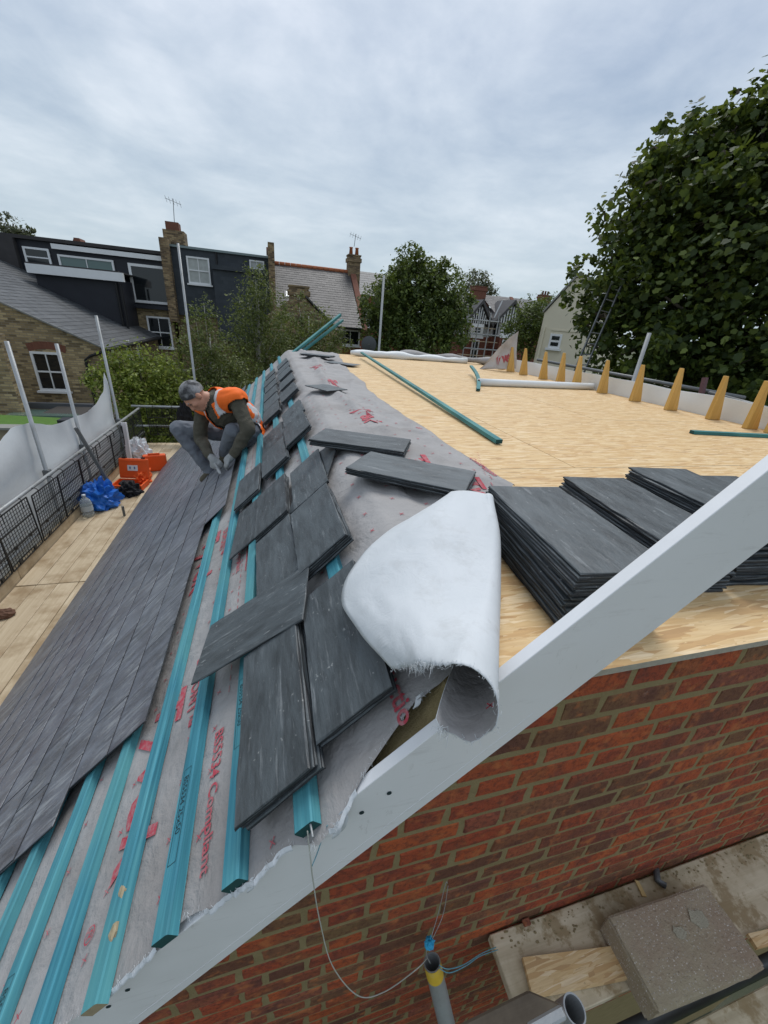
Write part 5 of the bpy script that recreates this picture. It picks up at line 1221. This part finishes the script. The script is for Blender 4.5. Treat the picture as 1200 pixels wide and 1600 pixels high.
part('dark_flashing', BLKC, ge, (ony(-40, 650, 14.5).x, 14.3, gz-.22), (ony(135, 655, 14.5).x, 14.58, gz-.02))
ga, gb2, gc, gd = ony(-60, 664, 12.2), ony(96, 672, 12.2), ony(100, 653, 14.2), ony(-60, 645, 14.2)
m_ = MB(); m_.prism([ga, gb2, gc, gd], (0, 0, -.1)); m_.build('green_roof', simple('sedum', (.07, .15, .02), .95, .3, 8, .6), ge, fix=True)
zp = ony(50, 670, 11.5).z; part('timber_parapet', simple('pale_timber', (.26, .22, .15), .85, .2, 4), ge, (ony(-60, 680, 11.5).x, 11.40, ony(50, 697, 11.5).z), (ony(106, 680, 11.5).x, 11.58, zp)); part('parapet_cap', simple('grey_cap', (.24, .235, .215), .8), ge, (ony(-60, 680, 11.5).x, 11.32, zp+.003), (ony(106, 680, 11.5).x, 11.7, zp+.06))
P = ony(15, 684, 11.38); m_ = MB(); m_.tube([P, P+Vector((0, -.04, 0))], .085, 18); m_.tube([P+Vector((0, -.04, 0)), P+Vector((0, -.055, 0))], .05, 14); m_.build('round_lamp', BLKM, ge)
part('lower_wall', simple('dark_timber', (.05, .045, .04), .9), ge, (ony(-60, 680, 11.5).x, 11.45, GZ), (ony(106, 680, 11.5).x, 16.5, ony(50, 698, 11.5).z))
P = ony(102, 660, 12.6); part('flue_box', BLKC, ge, (P.x-.15, 12.5, P.z-.4), (P.x+.2, 12.9, P.z+.08))
# cream brick pier at the left edge
P = ony(5, 600, 15.5); m_ = MB(); m_.box((P.x-3, 15.5, GZ), (ony(20, 600, 15.5).x, 15.9, ony(5, 523, 15.5).z)); tag(m_.build('brick_pier', STOCK), 'pale yellow brick pier cut by the left picture edge', 'pier')

# ---- half-timbered houses across the street
def tudor(px0, px1, pxa, d, label, seed):
    y = d; t = thing('gabled_house', label, 'house', (ony(px0, 500, y).x, y, GZ)); x0, x1 = ony(px0, 510, y).x, ony(px1, 510, y).x
    ze = ony((px0+px1)/2, 495, y).z; zr_ = ony((px0+px1)/2, 466, y+4).z; zmid = ony((px0+px1)/2, 526, y).z
    part('wall', REDB, t, (x0, y, GZ), (x1, y+8, zmid)); part('upper_wall', simple('pale_render', (.42, .42, .41), .85), t, (x0, y+.02, zmid+.002), (x1, y+8, ze))
    slated('roof_slates', (x0-.2, y-.3, ze), (x1+.2, y-.3, ze), (x0-.2, y+4, zr_), (x1+.2, y+4, zr_), RSL2, t, .4, .5)
    gx = ony(pxa, 500, y).x; hw = (x1-x0)*.33; gz0 = ony(pxa, 505, y).z; gz1 = ony(pxa, 476, y).z; yb = y-1.2
    m_ = MB(); m_.prism([(gx-hw, yb, gz0), (gx+hw, yb, gz0), (gx, yb, gz1)], (0, 2.5, 0)); gb_ = m_.build('gable', WHITEP, t, fix=True)
    for k in range(-4, 5):
        xx = gx+hw*k/5; h_ = (gz1-gz0)*(1-abs(k)/5)
        if h_ > .15: part('timber_strip', BLKM, gb_, (xx-.055, yb-.05, gz0), (xx+.055, yb-.003, gz0+h_-.06))
    for sg in (-1, 1):
        m_ = MB(); m_.prism([(gx+sg*(hw+.35), yb-.3, gz0-.25), (gx, yb-.3, gz1+.1), (gx, yb-.3, gz1+.45), (gx+sg*(hw+.35), yb-.3, gz0+.12)], (0, 3.6, 0)); m_.build('gable_roof', RSL2, t, fix=True)
    m_ = MB(); zb0 = ony(pxa, 527, y).z; m_.prism([(gx-hw*.95, y, zb0), (gx-hw*.55, yb, zb0), (gx+hw*.55, yb, zb0), (gx+hw*.95, y, zb0)], (0, 0, gz0-zb0-.02)); m_.build('bay', WHITEP, t, fix=True)
    for k in (-1, 0, 1):
        if k == 0: window(t, (gx-hw*.34, gx+hw*.34, zb0+.35, gz0-.3), yb-.01, 1, 2, .1, sill=False)
        else:
            m_ = MB(); c_ = Vector((gx+k*hw*.75, (y+yb)/2, (zb0+gz0)/2)); m_.box((-.28, -.04, -.7), (.28, .04, .7), Matrix.Translation(c_) @ Matrix.Rotation(k*math.atan2(1.2, hw*.4), 4, 'Z')); m_.build('side_pane', GLASS, t)
    m_ = MB(); m_.prism([(gx-hw*.95, y, GZ), (gx-hw*.55, yb, GZ), (gx+hw*.55, yb, GZ), (gx+hw*.95, y, GZ)], (0, 0, zb0-GZ-.02)); m_.build('lower_bay', REDB, t, fix=True)
    zc = ony(pxa, 537, y).z; window(t, (gx-hw*.34, gx+hw*.34, zc-1.4, zc+.4), yb-.01, 1, 2, .12, sill=False); part('string_course', WHITEP, t, (gx-hw*.6, yb-.12, zc+.55), (gx+hw*.6, yb-.02, zc+.8))
    return t, zr_
t1_, zr1 = tudor(722, 772, 740, 40., 'left of two half-timbered gabled houses, fronted by scaffolding', 1)
t2_, zr2 = tudor(773, 832, 788, 40., 'right half-timbered gabled house with red brick lower bay', 2)
P = ony(746, 462, 43.5); chimney(t1_, P.x, 43.5, zr1-1, P.z+.8, 1.6, .8, TERR_D, 0)
for k, px in enumerate((760, 806)): 
    P = ony(px, 478, 42); m_ = MB(); m_.prism([(P.x-.25, 40, P.z-1.6), (P.x+.2, 44, zr1+.5), (P.x+.2, 44, zr1-.2), (P.x-.25, 40, P.z-2.4)], (.4, 0, 0)); m_.build('party_parapet', TERR_D, t2_ if k else t1_, fix=True)
fs_ = thing('street_scaffold', 'grey tube scaffolding standing before the left half-timbered house', 'scaffold', (ony(740, 530, 37).x, 37, GZ))
for px in (728, 745, 762, 775):
    P = ony(px, 520, 37.5); m_ = MB(); m_.tube([(P.x, 37.5, GZ), (P.x, 37.5, ony(px, 488, 37.5).z)], .06, 6); m_.build('pole', GALV, fs_)
for py in (500, 522, 545): 
    a, b = ony(722, py-2, 37.5), ony(780, py+3, 37.5); zz = (a.z+b.z)/2; m_ = MB(); m_.tube([(a.x, 37.5, zz), (b.x, 37.5, zz)], .06, 6); m_.build('rail', GALV, fs_); part('lift_board', BOARD, fs_, (a.x, 37.6, zz-.65), (b.x, 38.4, zz-.6))
a, b = ony(772, 497, 37), ony(785, 470, 38); m_ = MB(); m_.tube([a, b], .06, 6); m_.build('raker', GALV, fs_)
# distant roof right of them with chimney
hF = thing('terraced_house', 'dark slate roof with broad chimney behind the small tree', 'house', (26, 45, GZ)); y=46.; a, b = ony(800, 500, y), ony(900, 500, y); ze = ony(850, 492, y).z; zr_ = ony(850, 471, y+4).z
part('wall', REDB, hF, (a.x, y, GZ), (b.x, y+8, ze)); slated('roof_slates', (a.x, y-.3, ze), (b.x, y-.3, ze), (a.x, y+4, zr_), (b.x, y+4, zr_), RSL, hF, .4, .5); P = ony(850, 468, y+4); chimney(hF, P.x, y+4, zr_-1, ony(850, 462, y+4).z, 1.5, .9, TERR_D, 3, TERR_D)
# ---- cream gable house, its gable turned towards the camera
P = onh(878, 540, 27.); hG = thing('gabled_house', 'tall cream rendered gable wall with one small white window', 'house', (P.x, P.y, GZ))
az = math.atan2(P.x-CAM.x, P.y-CAM.y)+R(14); HMx = Matrix.Translation((P.x, P.y, 0)) @ Matrix.Rotation(-az, 4, 'Z'); HMi = HMx.inverted()
def gpt(px, py):
    o_, d_ = HMi @ CAM, HMi.to_3x3() @ ray(px, py); t = -o_.y/d_.y; q = o_+d_*t; return q.x, q.z
(sx0, sz0), (ax0, az0) = gpt(851, 489), gpt(907, 434); x1 = 2*ax0-sx0
def gpart(nme, mat, poly, y0, y1): m_ = MB(); m_.prism([HMx @ Vector((x, y0, z)) for x, z in poly], HMx.to_3x3() @ Vector((0, y1-y0, 0))); return m_.build(nme, mat, hG, fix=True)
gpart('wall', CREAM, [(sx0, GZ), (x1, GZ), (x1, sz0), (ax0+.2, az0), (ax0-.2, az0), (sx0, sz0)], 0, 9)
gpart('verge_coping', simple('coping_grey', (.30, .295, .275), .8), [(sx0-.1, sz0+.01), (ax0-.2, az0+.03), (ax0+.2, az0+.03), (x1+.1, sz0+.01), (x1+.1, sz0+.11), (ax0+.25, az0+.14), (ax0-.25, az0+.14), (sx0-.1, sz0+.11)], -.1, 9.1)
(wx0, wz1), (wx1, wz0) = gpt(861, 521), gpt(874, 545)
fr = gpart('window', WHITEP, [(wx0, wz0), (wx1, wz0), (wx1, wz1), (wx0, wz1)], -.05, -.002)
def gsub(nme, mat, poly, y0, y1, par): m_ = MB(); m_.prism([HMx @ Vector((x, y0, z)) for x, z in poly], HMx.to_3x3() @ Vector((0, y1-y0, 0))); return m_.build(nme, mat, par, fix=True)
mz = (wz0+wz1)/2
for a, b in ((wz0+.12, mz-.06), (mz+.06, wz1-.12)): gsub('pane', GLASS, [(wx0+.12, a), (wx1-.12, a), (wx1-.12, b), (wx0+.12, b)], -.065, -.052, fr)
gsub('sill', WHITEP, [(wx0-.1, wz0-.12), (wx1+.1, wz0-.12), (wx1+.1, wz0-.003), (wx0-.1, wz0-.003)], -.16, -.002, fr)
bx_, bz_ = gpt(870, 517); gpart('render_band', CREAM, [(sx0+.6, bz_), (x1-.6, bz_), (x1-.6, bz_+.08), (sx0+.6, bz_+.08)], -.04, -.002)
dx0, dz0 = gpt(853, 510); m_ = MB(); m_.tube([HMx @ Vector((dx0-.05, -.09, dz0)), HMx @ Vector((dx0-.05, -.09, GZ))], .07, 8); m_.build('downpipe', CREAM, hG)

# ---- scaffold tubes beyond the parapet on the right, ladder, far poles
def single_pole(px, py0, py1, d, label, r_=.0242, mat=GALV):
    a = onh(px[0], py0, d); m_ = MB(); m_.tube([(a.x, a.y, GZ), (a.x, a.y, a.z)], r_, 12); return tag(m_.build('scaffold_pole', mat, None, True), label, 'pole', 'lone scaffold poles')
single_pole((278,), 380, 0, 10.4, 'tall galvanised pole rising behind the crouching man')
single_pole((600,), 430, 0, 10.0, 'galvanised pole standing left of the round tree')
single_pole((1015,), 520, 0, 6.4, 'short galvanised pole end rising beyond the timber wedges')
m_ = MB(); a, b = onx(840, 562, 5.0), onx(1163, 622, 5.0); m_.tube([a, (5.0, b.y, b.z)], .0242, 10); tag(m_.build('scaffold_rail', GALV_D, None, True), 'long dark tube running along behind the white membrane', 'tube')
m_ = MB(); m_.tube([onx(1108, 614, 4.95), onx(1260, 655, 4.95)], .0242, 10); tag(m_.build('scaffold_rail', GALV_D, None, True), 'dark tube at the right edge behind the nearest wedge', 'tube')
m_ = MB(); m_.beam(onx(1102, 590, 4.9), onx(1090, 640, 4.9), .045, .045); tag(m_.build('short_post', simple('purple_brown', (.12, .06, .065), .7), None), 'short purplish post between the two nearest wedges', 'post')
ld_ = thing('ladder', 'aluminium ladder leaning into the big leafy tree', 'ladder', onh(916, 560, 8.2))
def rail_pts(p0, p1): return onh(*p0, 9.4), onh(*p1, 9.8)
ra, rb = rail_pts((905, 562), (957, 440)), rail_pts((921, 562), (971, 446))
for r_ in (ra, rb):
    m_ = MB(); d_ = (r_[1]-r_[0]); m_.beam(r_[0]-d_*.8, r_[1], .022, .045); m_.build('stile', GALV_D, ld_)
for k in range(-4, 8):
    t = (k+.5)/7; m_ = MB(); m_.tube([ra[0].lerp(ra[1], t) if t >= 0 else ra[0]+(ra[1]-ra[0])*t, rb[0]+(rb[1]-rb[0])*t], .011, 8); m_.build('rung', GALV_D, ld_)

# ================================================================== TREES
def leaf_mat(name, a, b, c, tr=.3):
    g = G(name, .55, .35); i_ = g.n('NewGeometry').outputs['Random Per Island']
    col = g.ramp(i_, [(0, a), (.6, b), (.93, c), (1, tuple(x*1.5 for x in c))]); g.P(Base_Color=col)
    tl = g.n('BsdfTranslucent', {'Color': g.mix(.5, col, (.16, .20, .02))}); ms = g.n('MixShader', {0: tr, 1: g.b.outputs[0], 2: tl.outputs[0]}); g.t.links.new(ms.outputs[0], g.o.inputs[0]); return g.m
BARK = simple('bark', (.10, .085, .065), .95, .35, 8, .8); BARK_W = simple('birch_bark', (.45, .43, .39), .85, .3, 12, .4, .3, 0, (.06, .05, .045))
SHAPES = {'oval': np.array([(-.5, 0), (-.1, -.26), (.5, 0), (-.1, .26)]), 'lobed': np.array([(-.45, -.04), (-.40, -.30), (-.16, -.33), (.02, -.46), (.20, -.24), (.36, -.26), (.58, .02), (.30, .20), (.16, .30), (.0, .44), (-.14, .30), (-.38, .33), (-.45, .06)])}
def leaves(pts, nrm, size, shape, name, mat, par):
    sh_ = SHAPES[shape]; k = len(sh_); n = len(pts)
    a = rng.normal(size=(n, 3)); u_ = np.cross(nrm, a); u_ /= np.linalg.norm(u_, axis=1)[:, None]+1e-9; v_ = np.cross(nrm, u_)
    sz = size*rng.uniform(.35, 1.3, n); ben = rng.uniform(-.25, .15, n)
    V = pts[:, None, :]+sz[:, None, None]*(sh_[None, :, :1]*u_[:, None, :]+sh_[None, :, 1:]*v_[:, None, :]+(np.abs(sh_[None, :, 1:])*ben[:, None, None]*1.2)*nrm[:, None, :])
    me = bpy.data.meshes.new(name); me.vertices.add(n*k); me.vertices.foreach_set('co', V.ravel()); me.loops.add(n*k); me.loops.foreach_set('vertex_index', np.arange(n*k))
    me.polygons.add(n); me.polygons.foreach_set('loop_start', np.arange(n)*k); me.update(calc_edges=True); me.materials.append(mat)
    return link(name, me, par)
def tree(name, label, base, blobs, n, size, shape, mat, bark=BARK, tr=.16, shell=.55, droop=0., dens=None, twigs=40, sprigs=5, gap=-.30):
    base = Vector(base); t = thing(name, label, 'tree' if 'shrub' not in name else 'shrub', base)
    big = list(blobs)
    for c, r_ in big:
        for k in range(sprigs):
            q = Vector(rng.normal(size=3)).normalized(); blobs = blobs+[(tuple(Vector(c)+q*r_*random.uniform(.92, 1.16)), r_*random.uniform(.16, .30))]
    B = [(np.array(c), r_) for c, r_ in blobs]; wts = np.array([r_**2.0 for _, r_ in B]); wts /= wts.sum(); P, Nn = [], []
    idx = rng.choice(len(B), n, p=wts)
    d = rng.normal(size=(n, 3)); d /= np.linalg.norm(d, axis=1)[:, None]
    rad = 1-shell*rng.random(n)**1.6+.055*rng.normal(size=n)
    C_ = np.array([B[i][0] for i in idx]); Rr = np.array([B[i][1] for i in idx])
    # lumpy outline, clumped gaps
    lum = np.array([1+.28*noise.noise(Vector(q)*2.3+Vector(c)*.7)+.14*noise.noise(Vector(q)*6.+Vector(c)) for q, c in zip(d, C_)])
    pts = C_+d*(rad*Rr*lum)[:, None]; pts[:, 2] -= droop*rng.random(n)**2
    keep = np.array([noise.noise(Vector(q)*(1.6/max(.25, size*4))) > gap+.25*random.random() for q in pts]); pts, d = pts[keep], d[keep]
    nrm = d*.6+rng.normal(size=d.shape)*.65+np.array([0, 0, .55]); nrm /= np.linalg.norm(nrm, axis=1)[:, None]
    leaves(pts, nrm, size, shape, 'crown', mat, t)
    cz = sum((Vector(c)*r_ for c, r_ in blobs), Vector())/sum(r_ for _, r_ in blobs); topz = max(c[2] for c, _ in blobs)
    m_ = MB(); tp = Vector((cz.x, cz.y, (cz.z+topz)/2)); m_.tube([base, base.lerp(tp, .35)+Vector((.1*tr, .1*tr, 0)), base.lerp(tp, .7), tp], [tr*1.3, tr, tr*.75, tr*.25], 8); m_.build('trunk', bark, t, True)
    for c, r_ in big:
        c = Vector(c); st = base.lerp(tp, .45+.4*random.random()); m_ = MB(); m_.tube([st, st.lerp(c, .5)+Vector((0, 0, .15*r_)), c, c+(c-st).normalized()*r_*.6], [tr*.45, tr*.3, tr*.18, tr*.05], 6); m_.build('limb', bark, t, True)
    m_ = MB()
    for k in range(twigs):
        c, r_ = random.choice(blobs); c = Vector(c); dd_ = Vector(rng.normal(size=3)).normalized(); dd_.z = abs(dd_.z)*.6; m_.tube([c+dd_*r_*.2, c+dd_*r_*.65+Vector((0, 0, .05)), c+dd_*r_*(1.08 if r_ < .5 else 1.0)], [tr*.10, tr*.06, tr*.02], 4)
    tw = m_.build('twigs', bark, t); tw['kind'] = 'stuff'; return t
def bl(specs):
    out = []
    for px, py, d, r_ in specs: P = onh(px, py, d); out.append((tuple(P), r_))
    return out
LPL = leaf_mat('plane_leaf', (.024, .044, .009), (.055, .090, .018), (.13, .17, .035), .38)
tree('plane_tree', 'big dark green lobed-leaf tree filling the right side', onh(1240, 600, 12).xy.to_3d()+Vector((0, 0, GZ)),
     bl([(1150, 350, 11.5, 1.9), (1235, 285, 11.5, 1.6), (1185, 245, 11, .9), (1060, 380, 11., 1.45), (1090, 300, 11.2, 1.1), (985, 455, 10.8, 1.1), (952, 500, 10.5, .75), (1000, 330, 11.2, .8), (965, 420, 10.8, .75), (1050, 270, 11.2, .8), (1110, 245, 11.2, .6), (1150, 200, 11.2, .45), (1090, 500, 10.5, 1.6), (1010, 540, 10.3, 1.0), (1190, 450, 10.5, 1.9), (1190, 570, 10, 1.5), (1100, 600, 10, 1.2), (1290, 380, 11, 2.4), (1300, 560, 10.5, 2.0), (1140, 275, 11.3, 1.0), (1010, 400, 11, .9)]),
     90000, .125, 'lobed', LPL, tr=.28, shell=.8, twigs=160, sprigs=12, gap=-.20)
LRO = leaf_mat('lime_leaf', (.034, .058, .011), (.082, .122, .026), (.165, .21, .05), .35)
tree('round_tree', 'dense rounded green tree standing behind the deck in the middle', onh(650, 560, 24).xy.to_3d()+Vector((0, 0, GZ)),
     bl([(650, 485, 24, 2.3), (612, 475, 24, 1.6), (688, 468, 24, 1.7), (600, 515, 23.5, 1.35), (700, 508, 23.5, 1.4), (650, 445, 24, 1.35), (628, 440, 24, .9), (674, 438, 24, 1.0), (650, 540, 23, 1.9), (597, 495, 24, .7), (708, 485, 24, .9)]), 52000, .20, 'oval', LRO, tr=.25, shell=.6)
LBI = leaf_mat('birch_leaf', (.055, .078, .020), (.115, .145, .040), (.22, .24, .09), .38); LBU = leaf_mat('bright_shrub_leaf', (.085, .125, .016), (.18, .235, .032), (.31, .35, .07), .42)
tree('birch_tree', 'slender birch with pale airy leaves in front of the grey dormer', onh(400, 640, 15).xy.to_3d()+Vector((0, 0, GZ)), bl([(400, 450, 15, .62), (390, 485, 15, .75), (415, 470, 15, .7), (400, 520, 15, .95), (430, 530, 15, .9), (375, 550, 15, .9), (420, 570, 15, 1.1), (405, 428, 15, .3)]), 19000, .09, 'oval', LBI, BARK_W, .07, .8, .25)
tree('birch_tree', 'loose birch foliage between the grey dormer and slate-roofed house', onh(480, 640, 16.5).xy.to_3d()+Vector((0, 0, GZ)), bl([(470, 500, 16.5, .8), (500, 510, 16.5, .75), (450, 530, 16.5, 1.0), (500, 545, 16.5, 1.0), (475, 550, 16., 1.1), (525, 530, 16.5, .6)]), 16000, .095, 'oval', LBI, BARK_W, .07, .85, .25)
tree('birch_tree', 'birch with drooping pale leaves behind the crouching man', onh(325, 640, 13).xy.to_3d()+Vector((0, 0, GZ)), bl([(320, 490, 13, .45), (310, 525, 13, .65), (335, 550, 13, .75), (300, 580, 13, .9), (345, 600, 12.6, .95), (315, 630, 12.5, 1.0), (370, 620, 12.5, .8), (365, 580, 13, .7)]), 22000, .08, 'oval', LBI, BARK_W, .06, .85, .3)
tree('leafy_shrub', 'bright yellow-green shrub behind the white sheeting', onh(205, 650, 12.2).xy.to_3d()+Vector((0, 0, GZ)), bl([(215, 580, 12, .75), (180, 595, 12, .6), (250, 590, 12, .7), (210, 620, 11.8, .9), (265, 625, 11.8, .85), (240, 655, 11.6, .8), (160, 590, 12.2, .35), (190, 560, 12.2, .35)]), 24000, .09, 'oval', LBU, BARK, .05, .85, .1)
tree('leafy_shrub', 'dark low shrub below the yellow-green one, behind the end guards', onh(270, 700, 12).xy.to_3d()+Vector((0, 0, GZ)), bl([(250, 660, 11.8, .8), (290, 655, 11.8, .8), (225, 680, 11.8, .7), (330, 660, 12, .8), (300, 690, 11.8, .8), (260, 700, 11.8, .7)]), 12000, .08, 'oval', LBI, BARK, .05, .8, .1)
tree('small_tree', 'small dark tree between the half-timbered houses and cream gable', onh(828, 540, 33).xy.to_3d()+Vector((0, 0, GZ)), bl([(830, 500, 33, 1.6), (812, 520, 33, 1.3), (845, 490, 33, 1.3), (835, 530, 33, 1.8), (855, 510, 33, 1.)]), 11000, .22, 'oval', LRO, BARK, .16, .6)
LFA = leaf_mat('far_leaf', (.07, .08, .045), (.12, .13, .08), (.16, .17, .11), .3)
tree('far_tree', 'hazy distant tree rising over the half-timbered roofs', onh(740, 540, 70).xy.to_3d()+Vector((0, 0, GZ)), bl([(735, 445, 70, 2.2), (752, 450, 70, 2.0), (742, 460, 70, 2.6), (765, 460, 70, 1.4), (728, 458, 70, 1.6)]), 5000, .42, 'oval', LFA, BARK, .3, .8)
tree('far_tree', 'hazy distant treetop over the far left roof', onh(25, 540, 70).xy.to_3d()+Vector((0, 0, GZ)), bl([(12, 362, 70, 1.3), (25, 361, 70, 1.4), (38, 364, 70, 1.0)]), 2000, .4, 'oval', LFA, BARK, .3, .8)
